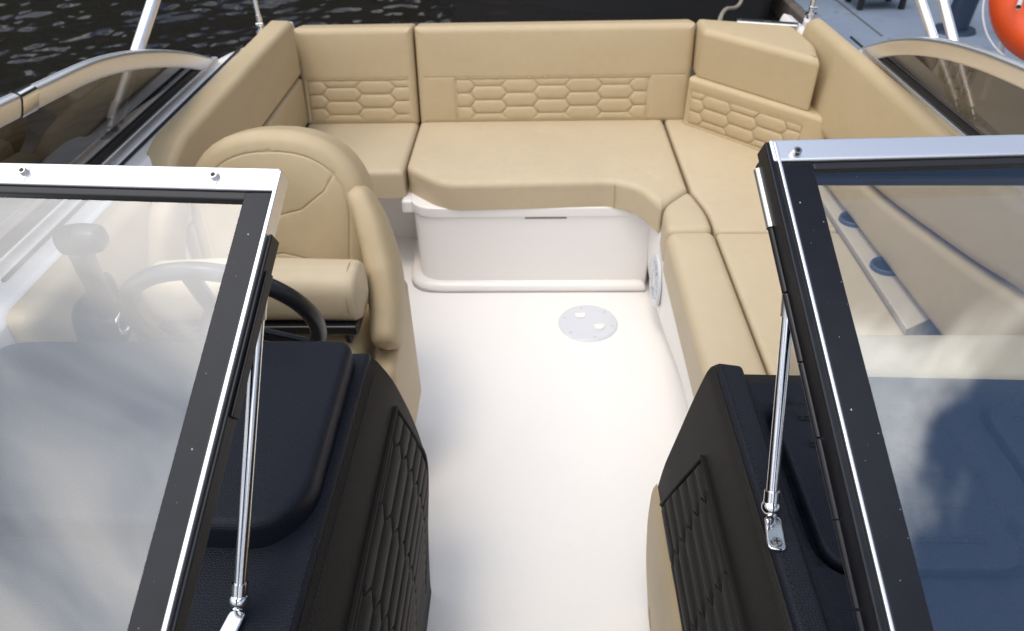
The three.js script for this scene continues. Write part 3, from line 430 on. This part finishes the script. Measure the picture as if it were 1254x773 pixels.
{
  const t = thing('helm_console', 'black leather helm console with raised dash hood and quilted inboard side', 'console');
  const prof = [[-0.283, 0.716], [-0.272, 0.705], [-0.247, 0.655], [-0.225, 0.575], [-0.211, 0.49], [-0.209, 0.40], [-0.222, 0.25], [-0.236, 0.05], [-0.237, 0.002]];
  const M = sideMap(prof, 1);
  const sp = mesh('side_panel', skin(M, -0.935, 0.12, 0, M.L, true), blackSide, t);
  mesh('aft_panel', (() => { const P = []; for (let k = 0; k <= 20; k++) { const p = M.map(0, M.L * k / 20, 0); P.push([p.x, p.y]); } P.push([-0.86, 0.002], [-0.86, 0.716]); return slab(frame([0, 0, -0.90], [1, 0, 0], [0, 1, 0], [0, 0, -1]), P, { T: 0.02, r: 0.004, cell: 0.1 }).translate(0, 0, -0.035 + 0.0); })(), blackSide, t);
  mesh('dash_top', slab(FLAT(0.722), roundPoly([[-0.277, -0.935, 0.006], [-0.277, 0.06], [-0.93, -0.06], [-0.90, -0.935]], 0.01), { T: 0.10, r: 0.009, cell: 0.05, wr: 0.006 }), blackLeather, t);
  const hd = mesh('dash_hood', slab(FLAT(0.768), roundPoly([[-0.295, -0.915, 0.03], [-0.290, -0.60, 0.05], [-0.335, -0.545, 0.06], [-0.93, -0.575, 0.06], [-0.88, -0.915, 0.05]], 0.04, 8), { T: 0.050, r: 0.014, arc: 6, crown: 0.005, soft: 0.08, cell: 0.03, wr: 0.006 }), blackLeather, t);
  stitches(FLAT(0.722), [[-0.2825, -0.90], [-0.2825, 0.05]], t, threadBlack);
  stitches(M, [[-0.90, 0.022], [0.05, 0.022]], sp, threadBlack);
  const g = new THREE.Group(); g.name = 'quilted_panel'; t.add(g);
  const s1 = sOf(M, 0.625), s2 = sOf(M, 0.16);
  const region = [[-0.885, s1], [-0.45, s1], [0.1, s1], [0.1, s2], [-0.83, s2], [-0.915, sOf(M, 0.45)]];
  quilt(M, region, 0.135, 0.034, { h: 0.0065, r: 0.013, base: 0.0006 }, g, blackSide, 0.02, 0.01);
  const edge = mesh('piping', tube([[-0.892, s1 - 0.006], [-0.45, s1 - 0.006], [0.1, s1 - 0.006]].map(p => M.map(p[0], p[1], 0.002)), 0.004, { seg: 40, rad: 8 }), blackSide, t);
  mesh('piping', tube([[-0.892, s1 - 0.006], [-0.907, (s1 + sOf(M, 0.45)) / 2], [-0.923, sOf(M, 0.45)], [-0.88, sOf(M, 0.30)], [-0.835, s2]].map(p => M.map(p[0], p[1], 0.002)), 0.004, { seg: 40, rad: 8 }), blackSide, t);
}
{
  const t = thing('port_console', 'black leather port console with stitched glovebox lids and beige lower side', 'console');
  const prof = [[0.290, 0.742], [0.278, 0.730], [0.262, 0.66], [0.246, 0.575], [0.233, 0.505], [0.226, 0.44]];
  const M = sideMap(prof, -1); M.flip = true;
  const sp = mesh('side_panel', skin(M, -0.878, 0.12, 0, M.L, false), blackSide, t);
  const K = sideMap([[0.226, 0.445], [0.219, 0.42], [0.219, 0.33], [0.228, 0.2], [0.245, 0.05], [0.25, 0.002]], 1);
  mesh('kick_panel', skin(K, -0.885, 0.12, 0, K.L, false), tanShaded, t, 'beige lower side panel');
  mesh('aft_panel', (() => { const P = []; for (let k = 0; k <= 10; k++) { const p = M.map(0, M.L * k / 10, 0); P.push([p.x, p.y]); } for (let k = 1; k <= 10; k++) { const p = K.map(0, K.L * k / 10, 0); P.push([p.x, p.y]); } P.push([0.90, 0.002], [0.90, 0.725]); return slab(frame([0, 0, -0.858], [1, 0, 0], [0, 1, 0], [0, 0, -1]), P, { T: 0.02, r: 0.004, cell: 0.1 }); })(), blackSide, t);
  const lid = (x0, x1, z0, z1) => roundPoly([[x0, z0, 0.055], [x1, z0, 0.055], [x1, z1, 0.055], [x0, z1, 0.055]], 0.05, 8);
  const l1 = lid(0.340, 0.600, -0.803, -0.502), l2 = lid(0.648, 0.88, -0.803, -0.502);
  mesh('console_top', slab(FLAT(0.738), roundPoly([[0.320, -0.858, 0.004], [0.95, -0.845], [0.95, -0.05], [0.315, 0.06]], 0.01), { T: 0.10, r: 0.006, cell: 0.045, wr: 0.006, recess: [{ poly: l1, depth: 0.020, w: 0.003 }, { poly: l2, depth: 0.020, w: 0.003 }] }), blackLeather, t);
  const strip = mesh('edge_strip', slab(FLAT(0.752), roundPoly([[0.286, -0.874, 0.008], [0.326, -0.866, 0.008], [0.322, -0.45], [0.312, 0.06], [0.286, 0.06]], 0.006), { T: 0.05, r: 0.007, cell: 0.04 }), blackLeather, t);
  stitches(FLAT(0.752), [[0.2945, -0.865], [0.2945, 0.05]], strip, threadBlack);
  for (const [o, x0, x1] of [[l1, 0.340, 0.600], [l2, 0.648, 0.88]]) {
    let p = o.slice(); if (area2(p) < 0) p.reverse(); const m = normals2(p); p = p.map((q, i) => [q[0] - m[i][0] * 0.011, q[1] - m[i][1] * 0.011]);
    const rows = []; for (let k = 0; k < 5; k++) rows.push(-0.762 + k * 0.052);
    const b = mesh('glovebox_lid', slab(FLAT(0.741), p, { T: 0.02, r: 0.006, arc: 4, crown: 0.001, cell: 0.016, bump: (a, b) => (a > x0 + 0.045 && a < x1 - 0.045 && b > -0.77 && b < -0.545) ? 0.0045 * Math.abs(Math.sin(Math.PI * (b + 0.762) / 0.052)) * sstep(x0 + 0.045, x0 + 0.07, a) * sstep(x1 - 0.045, x1 - 0.07, a) : 0, seams: rows.flatMap((z, k) => [{ line: [[x0 + 0.05, z], [x1 - 0.05, z]], d: 0.0065, w: 0.010 }]) }), blackLeather, t);
    for (const z of rows) for (const e of [-0.003, 0.003]) stitches(FLAT(0.7405), [[x0 + 0.045, z + e], [x1 - 0.045, z + e]], b, threadBlack, 0.0005);
  }
  const g = new THREE.Group(); g.name = 'quilted_panel'; t.add(g);
  const s1 = sOf(M, 0.645), s2 = sOf(M, 0.452);
  quilt(M, [[-0.76, s1], [0.1, s1], [0.1, s2], [-0.82, s2]], 0.135, 0.034, { h: 0.0065, r: 0.013, base: 0.0006 }, g, blackSide, 0.05, 0.012);
  mesh('piping', tube([[-0.765, s1 - 0.006], [-0.4, s1 - 0.006], [0.1, s1 - 0.006]].map(p => M.map(p[0], p[1], 0.002)), 0.0035, { seg: 30, rad: 8 }), blackSide, t);
  mesh('piping', tube([[-0.765, s1 - 0.006], [-0.797, (s1 + s2) / 2], [-0.83, s2]].map(p => M.map(p[0], p[1], 0.002)), 0.0035, { seg: 20, rad: 8 }), blackSide, t);
}

// ───────────────────────── windscreen ─────────────────────────
// frame of a screen: a outboard along the top rail, b down the post, h out of the glass
function screenFrame(T0, B0, e) { const o = V(...T0), v = V(...B0).sub(o).normalize(), u0 = V(...e).normalize(), n = V().crossVectors(v, u0).normalize(); if (n.y < 0) n.negate(); const u = V().crossVectors(v, n).normalize(); if (u.dot(u0) < 0) u.negate(); return { o, u, v, n, sk: u0.dot(v) / u0.dot(u), u0 }; }
function skewed(F) { return { o: F.o, u: F.u0, v: F.v, n: F.n }; } // rails follow the top edge, posts the side edge
const quad = (F, a0, a1, b0, b1, h, T) => slab({ o: F.o, u: F.u, v: F.v, n: F.n }, [[a0, b0 + F.sk * a0], [a1, b0 + F.sk * a1], [a1, b1], [a0, b1]], { T, r: T * 0.4, cell: 0.3, step: 0.3, arc: 2 }).translate(...F.n.clone().multiplyScalar(h).toArray());
const sheet = (F, a0, a1, b0, b1, h) => { const p = [[a0, b0 + F.sk * a0], [a1, b0 + F.sk * a1], [a1, b1], [a0, b1]].map(q => put({ o: F.o, u: F.u, v: F.v, n: F.n }, q[0], q[1], h)); return geom(p.flatMap(q => [q.x, q.y, q.z]), [0, 0, 1, 0, 1, 1, 0, 1], [0, 1, 2, 0, 2, 3]); };
function railF(F) { const v = V().crossVectors(F.u0, F.n).normalize(); if (v.dot(F.v) < 0) v.negate(); return { o: F.o, u: F.u0, v, n: F.n }; }
const socket = (F, a, b, h, parent, plate) => { const p = put(F, a, b, h), e = put(F, a, b, h + 0.007), f = put(F, a, b, h + 0.0075); mesh('screw', rod(p.toArray(), e.toArray(), 0.0058, 0.005, 20), steelDull, parent); mesh('screw_socket', rod(e.toArray(), f.toArray(), 0.003, 0.003, 6), rubber, parent); if (plate) mesh('bracket', bar(F, a - 0.004, a + 0.010, b - 0.010, b + 0.013, h - 0.001, h + 0.0012, 0.0008), alu, parent); };
{ // starboard screen
  const t = thing('windscreen_panel', 'starboard windscreen pane mirroring bright cloud, silver top rail and black post', 'windscreen');
  const F = screenFrame([-0.30, 1.125, -0.79], [-0.34, 0.875, -0.352], [-0.387, -0.015, -0.056]), R = railF(F);
  mesh('pane', sheet(F, 0.03, 0.62, 0.03, 0.86, -0.004), glass, t);
  mesh('top_rail', bar(R, -0.001, 0.64, 0, 0.030, -0.016, 0.006, 0.003), alu, t);
  mesh('rail_ridge', bar(R, 0.004, 0.64, -0.004, 0.005, -0.012, 0.002, 0.002), alu, t);
  mesh('gasket', bar(R, 0.036, 0.64, 0.0305, 0.042, -0.010, 0.003, 0.003), rubber, t);
  mesh('post', bar({ ...F }, 0.005, 0.040, 0.031, 0.87, -0.014, 0.004, 0.002), blackAnod, t);
  mesh('post_trim', bar({ ...F }, -0.001, 0.0045, 0.002, 0.87, -0.016, 0.0065, 0.0015), alu, t);
  mesh('post_channel', bar({ ...F }, -0.006, -0.0015, 0.085, 0.87, -0.020, 0.001, 0.002), blackAnod, t);
  mesh('hinge_plate', bar({ ...F }, -0.009, -0.0062, 0.13, 0.30, -0.018, -0.004, 0.001), blackAnod, t);
  socket(R, 0.081, 0.014, 0.006, t, true); socket(R, 0.343, 0.014, 0.006, t, true);
}
const PA = [0.285, 1.104, -0.857], PB = [0.326, 0.824, -0.387], PE = [0.355, -0.022, -0.036];
{ // fixed port screen
  const t = thing('windscreen_panel', 'fixed port windscreen pane underneath the folded-open centre pane', 'windscreen');
  const F = screenFrame(PA, PB, PE), R = railF(F);
  mesh('pane', sheet(F, 0.03, 0.60, 0.03, 0.88, -0.004), glass, t);
  mesh('top_rail', bar(R, 0, 0.62, 0, 0.030, -0.016, 0.006, 0.003), blackAnod, t);
  mesh('post', bar({ ...F }, 0.004, 0.034, 0.031, 0.88, -0.014, 0.006, 0.002), blackAnod, t);
}
{ // centre pane, swung open on its hinge and resting over the port one
  const t = thing('windscreen_panel', 'centre windscreen pane folded open over the port pane, chipped black frame', 'windscreen');
  const F0 = screenFrame(PA, PB, PE), o = F0.o.clone().addScaledVector(F0.n, 0.033).addScaledVector(F0.v, -0.002).addScaledVector(F0.u, -0.004);
  const F = { ...F0, o }, Fr = screenFrame(o.toArray(), o.clone().add(V(...PB).sub(V(...PA))).toArray(), [0.339, -0.015, -0.044]), R = railF(Fr);
  mesh('pane', sheet(Fr, 0.03, 0.58, 0.03, 0.88, -0.004), glass, t);
  mesh('top_rail', bar(R, 0.001, 0.60, 0, 0.031, -0.013, 0.006, 0.003), alu, t);
  mesh('gasket', bar(R, 0.05, 0.60, 0.0315, 0.042, -0.010, 0.002, 0.003), rubber, t);
  mesh('post', bar({ ...Fr }, 0.0105, 0.050, 0.032, 0.88, -0.013, 0.004, 0.002), blackAnod, t);
  mesh('post_trim', bar({ ...Fr }, 0.006, 0.010, 0.003, 0.88, -0.013, 0.0065, 0.0012), alu, t);
  mesh('post_side', bar({ ...Fr }, -0.004, 0.0055, 0.002, 0.88, -0.022, 0.004, 0.002), blackAnod, t);
  socket(R, 0.030, 0.021, 0.006, t, false);
  const hg = { ...F0 };
  for (let k = 0; k < 5; k++) { const b0 = 0.02 + k * 0.17; mesh('hinge_knuckle', rod(put(hg, -0.008, b0, 0.006).toArray(), put(hg, -0.008, b0 + 0.082, 0.006).toArray(), k ? 0.0046 : 0.0056, k ? 0.0046 : 0.0056, 14), k ? blackAnod : steelDull, t); mesh('hinge_knuckle', rod(put(hg, -0.008, b0 + 0.084, 0.006).toArray(), put(hg, -0.008, b0 + 0.167, 0.006).toArray(), 0.0044, 0.0044, 14), blackAnod, t); }
  mesh('hinge_leaf', bar(hg, -0.006, 0.002, 0.015, 0.86, 0.004, 0.020, 0.001), blackAnod, t);
  mesh('hinge_pin', rod(put(hg, -0.004, 0.018, 0.007).toArray(), put(hg, -0.004, 0.055, 0.014).toArray(), 0.0028), chrome, t);
}
// tinted side windows along the gunwales
for (const s of [-1, 1]) {
  const t = thing('side_window', s < 0 ? 'tinted starboard side window under a curved silver rail, dark water behind' : 'tinted port side window under a curved silver rail beside the grey pontoon', 'windscreen');
  const top = s < 0 ? [[-0.985, 0.795, -2.245], [-0.955, 0.887, -2.015], [-0.928, 0.963, -1.791], [-0.910, 1.013, -1.613], [-0.900, 1.043, -1.465], [-0.893, 1.063, -1.283], [-0.886, 1.082, -1.10], [-0.87, 1.10, -0.93]]
    : [[1.000, 0.797, -2.266], [0.964, 0.904, -1.991], [0.938, 0.976, -1.745], [0.925, 1.014, -1.553], [0.917, 1.036, -1.385], [0.910, 1.055, -1.20], [0.90, 1.075, -1.05], [0.87, 1.09, -0.93]];
  const c = new THREE.CatmullRomCurve3(top.map(p => V(...p)));
  const at = u => c.getPointAt(Math.min(1, Math.max(0, u)));
  const bx = s < 0 ? -0.985 : 1.0;
  mesh('pane', surf((u, v) => { const p = at(u); const k = 0.97 - 0.97 * v; return V(lerp(bx, p.x, k) + s * 0.004, lerp(0.80, p.y, k), p.z); }, 40, 8, s < 0), tinted, t);
  // rail: a rounded flat bar, 26 mm deep
  const W = 0.022, D = 0.011, sec = []; for (let k = 0; k <= 16; k++) { const a = k / 16 * 2 * Math.PI; sec.push([Math.sign(Math.cos(a)) * Math.pow(Math.abs(Math.cos(a)), 0.6) * D, Math.sign(Math.sin(a)) * Math.pow(Math.abs(Math.sin(a)), 0.6) * W]); }
  mesh('curved_rail', surf((u, v) => { const p = at(v), T = c.getTangentAt(Math.min(1, v)), O = V(s, 0.35 * s * 0 + 0.35, 0).normalize(), U = V().crossVectors(T, O).normalize(); O.crossVectors(U, T).normalize(); const q = sec[Math.round(u * 16)]; return p.addScaledVector(O, q[0]).addScaledVector(U, q[1] - (U.y > 0 ? 1 : -1) * W * 0.8); }, 16, 60, s < 0, 0.1, 1.5), alu, t);
  const b0 = V(bx, 0.800, -2.235), b1 = V(bx + s * 0.0, 0.800, -0.95);
  mesh('base_rail', bar(frame(b0.toArray(), [0, 0, 1], [1, 0, 0], [0, 1, 0]), 0, 1.28, -0.016, 0.016, -0.018, 0.010, 0.004), alu, t);
  mesh('base_gasket', bar(frame(b0.toArray(), [0, 0, 1], [1, 0, 0], [0, 1, 0]), 0.03, 1.26, -0.008, 0.010, 0.009, 0.026, 0.004), rubber, t);
  const sp = at(0.78), T = c.getTangentAt(0.78), j = surf((u, v) => { const a = u * 2 * Math.PI, O = V(s, 0.35, 0).normalize(), U = V().crossVectors(T, O).normalize(); const q = sec[Math.round(u * 16)]; return sp.clone().addScaledVector(T, (v - 0.5) * 0.05).addScaledVector(O, q[0] * 1.18).addScaledVector(U, q[1] * 1.1 - (U.y > 0 ? 1 : -1) * W * 0.8); }, 16, 2, s < 0);
  mesh('joint_sleeve', j, chrome, t);
}
// supports that hold the screens up from the consoles
function strut(label, a, b, foot) {
  const t = thing('support_strut', label, 'strut', 'windscreen support struts');
  const A = V(...a), B = V(...b), d = B.clone().sub(A).normalize();
  mesh('tube', rod(a, B.clone().addScaledVector(d, -0.03).toArray(), 0.0072, 0.0072, 24), chrome, t);
  mesh('top_collar', rod(A.clone().addScaledVector(d, -0.008).toArray(), A.clone().addScaledVector(d, 0.022).toArray(), 0.009, 0.009, 24), steelDull, t);
  mesh('end_collar', rod(B.clone().addScaledVector(d, -0.036).toArray(), B.clone().addScaledVector(d, -0.022).toArray(), 0.0095, 0.0095, 24), chrome, t);
  mesh('ball_joint', new THREE.SphereGeometry(0.0115, 24, 16).translate(...B.clone().addScaledVector(d, -0.015).toArray()), chrome, t);
  const F = frame(foot, [1, 0, 0.15], [-0.15, 0, 1], [0, 1, 0]);
  const p = mesh('foot_plate', slab(F, roundPoly([[-0.010, -0.016], [0.010, -0.016], [0.011, 0.034], [-0.011, 0.034]], 0.008), { T: 0.006, r: 0.002, cell: 0.02, step: 0.01 }), chrome, t);
  mesh('screw', rod(put(F, 0, 0.024, 0).toArray(), put(F, 0, 0.024, 0.003).toArray(), 0.0075, 0.0062, 20), steelDull, p);
  for (const k of [0, 1]) mesh('screw_slot', bar({ o: put(F, 0, 0.024, 0), u: k ? F.v : F.u, v: k ? F.u : F.v, n: F.n }, -0.004, 0.004, -0.0008, 0.0008, 0.0025, 0.0034 + k * 0.0002, 0.0002), rubber, p);
}
strut('chrome strut standing on the helm console, holding the starboard windscreen', [-0.312, 1.030, -0.660], [-0.346, 0.728, -0.456], [-0.349, 0.728, -0.444]);
strut('chrome strut standing on the port console edge strip, holding the windscreen', [0.304, 0.995, -0.708], [0.291, 0.758, -0.570], [0.294, 0.757, -0.560]);

// ───────────────────────── poles and fittings on the gunwales ─────────────────────────
function pole(label, foot, through, r, len) {
  const t = thing('canopy_pole', label, 'pole', 'canopy poles on the gunwales'), A = V(...foot), d = V(...through).sub(A).normalize();
  mesh('tube', rod(A.clone().addScaledVector(d, 0.05).toArray(), A.clone().addScaledVector(d, len).toArray(), r, r, 24), alu, t);
  mesh('socket', rod(A.clone().addScaledVector(d, 0.03).toArray(), A.clone().addScaledVector(d, 0.075).toArray(), r * 1.25, r * 1.25, 24), steelDull, t);
  mesh('fork', rod(A.clone().toArray(), A.clone().addScaledVector(d, 0.032).toArray(), r * 0.7, r * 0.7, 16), steelDull, t);
  mesh('pin', rod(A.clone().addScaledVector(d, 0.018).add(V(0, 0, 0.018)).toArray(), A.clone().addScaledVector(d, 0.018).add(V(0, 0, -0.018)).toArray(), 0.004, 0.004, 12), chrome, t);
  mesh('deck_mount', new THREE.CylinderGeometry(0.024, 0.028, 0.012, 28).translate(A.x, A.y - 0.002, A.z), steelDull, t);
}
pole('thick silver canopy pole rising from the starboard gunwale past the side window', [-1.062, 0.792, -1.706], [-0.972, 1.044, -1.95], 0.0155, 1.5);
pole('silver canopy pole on the port gunwale, the inboard one of the pair', [1.060, 0.790, -1.775], [0.996, 1.001, -2.0], 0.0115, 1.4);
pole('silver canopy pole on the port gunwale, the outboard one of the pair', [1.082, 0.786, -1.735], [1.052, 1.0, -2.0], 0.0125, 1.4);
function sternPole(label, x, z, x2) {
  const t = thing('stern_pole', label, 'pole');
  mesh('tube', rod([x, 0.80, z], [x2, 1.7, z - 0.03], 0.0075, 0.0075, 16), alu, t);
  mesh('socket', rod([x, 0.775, z], [x, 0.83, z], 0.0115, 0.0105, 20), chrome, t);
  mesh('clamp', rod([x - 0.012, 0.80, z + 0.008], [x + 0.012, 0.80, z + 0.008], 0.005, 0.005, 12), steelDull, t);
  mesh('deck_mount', new THREE.CylinderGeometry(0.02, 0.024, 0.05, 24).translate(x, 0.755, z), chrome, t);
}
sternPole('thin pole with chrome socket on the starboard stern corner', -0.955, -2.62, -0.965);
sternPole('thin pole with chrome socket on the port stern corner, before the pontoon', 0.985, -2.72, 1.01);

// ───────────────────────── pontoon and what stands on it ─────────────────────────
const PY = -0.18;
{
  const t = thing('pontoon', 'grey-blue painted pontoon deck with rough brown edge beside the boat', 'pontoon');
  mesh('deck', slab(FLAT(PY), [[2.26, -9], [9, -9], [9, 0], [2.26, 0]], { T: 0.06, r: 0.01, cell: 0.5, step: 0.5 }), PM({ map: dataTex(512, (x, y) => { const n = 0.5 + tn(x, y, 4, 3) * 0.4 + tn(x, y, 16, 5) * 0.25 + tn(x, y, 60, 7) * 0.2, w = sstep(0.66, 0.8, n + tn(x, y, 30, 2) * 0.3); return [lerp(0.40, 0.52, n) - 0.12 * w, lerp(0.45, 0.56, n) - 0.13 * w, lerp(0.52, 0.62, n) - 0.15 * w]; }, true, 0.5), roughness: 0.5, bumpMap: withRep(grain, 3), bumpScale: 0.001 }), t);
  mesh('edge_beam', bar(frame([2.2, 0, 0], [1, 0, 0], [0, 1, 0], [0, 0, 1]), -0.02, 0.059, -0.5, PY - 0.004, -9, 0, 0.015), PM({ map: dataTex(256, (x, y) => { const n = 0.5 + tn(x, y, 5, 3) * 0.5 + tn(x, y, 30, 5) * 0.4; return [0.26 + 0.2 * n, 0.235 + 0.18 * n, 0.21 + 0.16 * n]; }, true, 1.5), roughness: 0.9 }), t);
  mesh('deck_seam', bar(FLAT(PY), 2.60, 2.615, -9, -5.65, -0.01, 0.003, 0.001), darkVoid, t);
}
{
  const t = thing('deck_box', 'grey metal box on short feet standing on the pontoon', 'box'), F = frame([2.86, PY, -6.5], [1, 0, -0.02], [0.02, 0, 1], [0, 1, 0]), m = PM({ color: lin(0.36, 0.37, 0.38), roughness: 0.45 });
  mesh('body', bar(F, -0.20, 0.20, -0.16, 0.16, 0.09, 0.24, 0.02), m, t);
  mesh('lid', bar(F, -0.215, 0.215, -0.175, 0.175, 0.24, 0.265, 0.01), m, t);
  for (const [a, b] of [[-1, -1], [1, -1], [-1, 1], [1, 1]]) mesh('foot', bar(F, a * 0.17 - 0.02, a * 0.17 + 0.02, b * 0.13 - 0.02, b * 0.13 + 0.02, 0, 0.095, 0.004), rubber, t);
}
{
  const t = thing('mooring_post', 'dark blue steel mooring post on the pontoon beside the lifebuoy', 'post'), m = PM({ color: lin(0.016, 0.03, 0.06), roughness: 0.4 });
  mesh('shaft', rod([3.18, PY, -5.75], [3.27, 1.2, -5.75], 0.085, 0.085, 32), m, t);
  mesh('flange', new THREE.CylinderGeometry(0.14, 0.15, 0.025, 32).translate(3.18, PY + 0.0125, -5.75), m, t);
}
{
  const t = thing('lifebuoy', 'orange lifebuoy with white band hanging on a white rail', 'lifebuoy');
  const c = V(2.885, 0.51, -4.15), or = PM({ color: lin(0.78, 0.085, 0.012), roughness: 0.42, bumpMap: withRep(grain, 2), bumpScale: 0.0004 }), wh = PM({ color: lin(0.75, 0.75, 0.74), roughness: 0.5 });
  const q = new THREE.Quaternion().setFromUnitVectors(V(0, 0, 1), V(-0.45, 0.35, 0.85).normalize());
  const arc = (a0, a1, r, m, n) => mesh(n, new THREE.TorusGeometry(0.32, r, 20, 40, a1 - a0).rotateZ(a0).applyQuaternion(q).translate(...c.toArray()), m, t);
  for (let k = 0; k < 4; k++) { const m = k * Math.PI / 2 + Math.PI - 0.12; arc(m - 0.16, m + 0.16, 0.0985, wh, 'white_band'); arc(m + 0.16, m + Math.PI / 2 - 0.16, 0.096, or, 'ring_segment'); }
  const l = [], N = 40; for (let k = 0; k < N; k++) { const a = k / N * 2 * Math.PI, b = Math.abs(Math.sin((a + 0.12) * 2)); l.push(V(Math.cos(a) * (0.42 + 0.03 * b), Math.sin(a) * (0.42 + 0.03 * b), 0).applyQuaternion(q).add(c)); }
  mesh('grab_line', tube(l, 0.005, { closed: true, seg: 160, rad: 8 }), wh, t);
}
{
  const t = thing('pontoon_railing', 'thin white railing on the pontoon behind the lifebuoy', 'railing'), m = PM({ color: lin(0.6, 0.62, 0.62), roughness: 0.4 });
  for (const [x, z] of [[2.72, -4.36], [3.05, -4.9], [3.42, -5.5]]) mesh('stanchion', rod([x, PY, z], [x, 0.95, z], 0.017, 0.017, 16), m, t);
  mesh('hand_rail', tube([[2.5, 0.93, -4.0], [2.72, 0.93, -4.36], [3.05, 0.93, -4.9], [3.42, 0.93, -5.5]], 0.019, { seg: 20 }), m, t);
  mesh('mid_rail', tube([[2.5, 0.45, -4.0], [2.72, 0.45, -4.36], [3.05, 0.45, -4.9], [3.42, 0.45, -5.5]], 0.012, { seg: 20 }), m, t);
}
{ // dark barge lying across the stern
  const t = thing('moored_barge', 'black hulled barge moored astern, its side above the dark water', 'boat'), bl = PM({ color: lin(0.008, 0.008, 0.009), roughness: 0.45 });
  const o = roundPoly([[-1.2, -8.6, 0.8], [0.1, -7.15, 0.6], [2.05, -6.55, 0.15], [2.05, -9.5], [-0.6, -9.8]], 0.3, 8);
  mesh('hull', slab(FLAT(1.1), o, { T: 1.6, r: 0.06, cell: 0.4, step: 0.2 }), bl, t);
  mesh('rubbing_strake', slab(FLAT(0.95), o.map(p => [p[0] * 1.0 - (p[0] < 0.5 ? 0.03 : -0.02), p[1] + (p[1] > -8 ? 0.04 : 0)]), { T: 0.10, r: 0.04, cell: 0.4, step: 0.2 }), rubber, t);
  mesh('deckhouse', bar(frame([0.9, 1.1, -8.6], [1, 0, 0], [0, 0, 1], [0, 1, 0]), -0.8, 0.9, -1.0, 0.9, 0, 1.0, 0.05), PM({ color: lin(0.05, 0.05, 0.055), roughness: 0.5 }), t);
}
{
  const t = thing('mooring_rope', 'pale mooring rope running from the stern to the black barge', 'rope');
  mesh('strand', tube([[0.70, 0.66, -2.84], [0.722, 0.69, -2.95], [0.90, 0.565, -3.6], [1.13, 0.46, -4.2], [1.45, 0.50, -5.4], [1.75, 0.93, -6.62]], 0.009, { seg: 60, rad: 10 }), PM({ color: lin(0.6, 0.52, 0.40), roughness: 0.9, bumpMap: withRep(grain, 8), bumpScale: 0.003 }), t);
}

renderer.render(scene, camera);
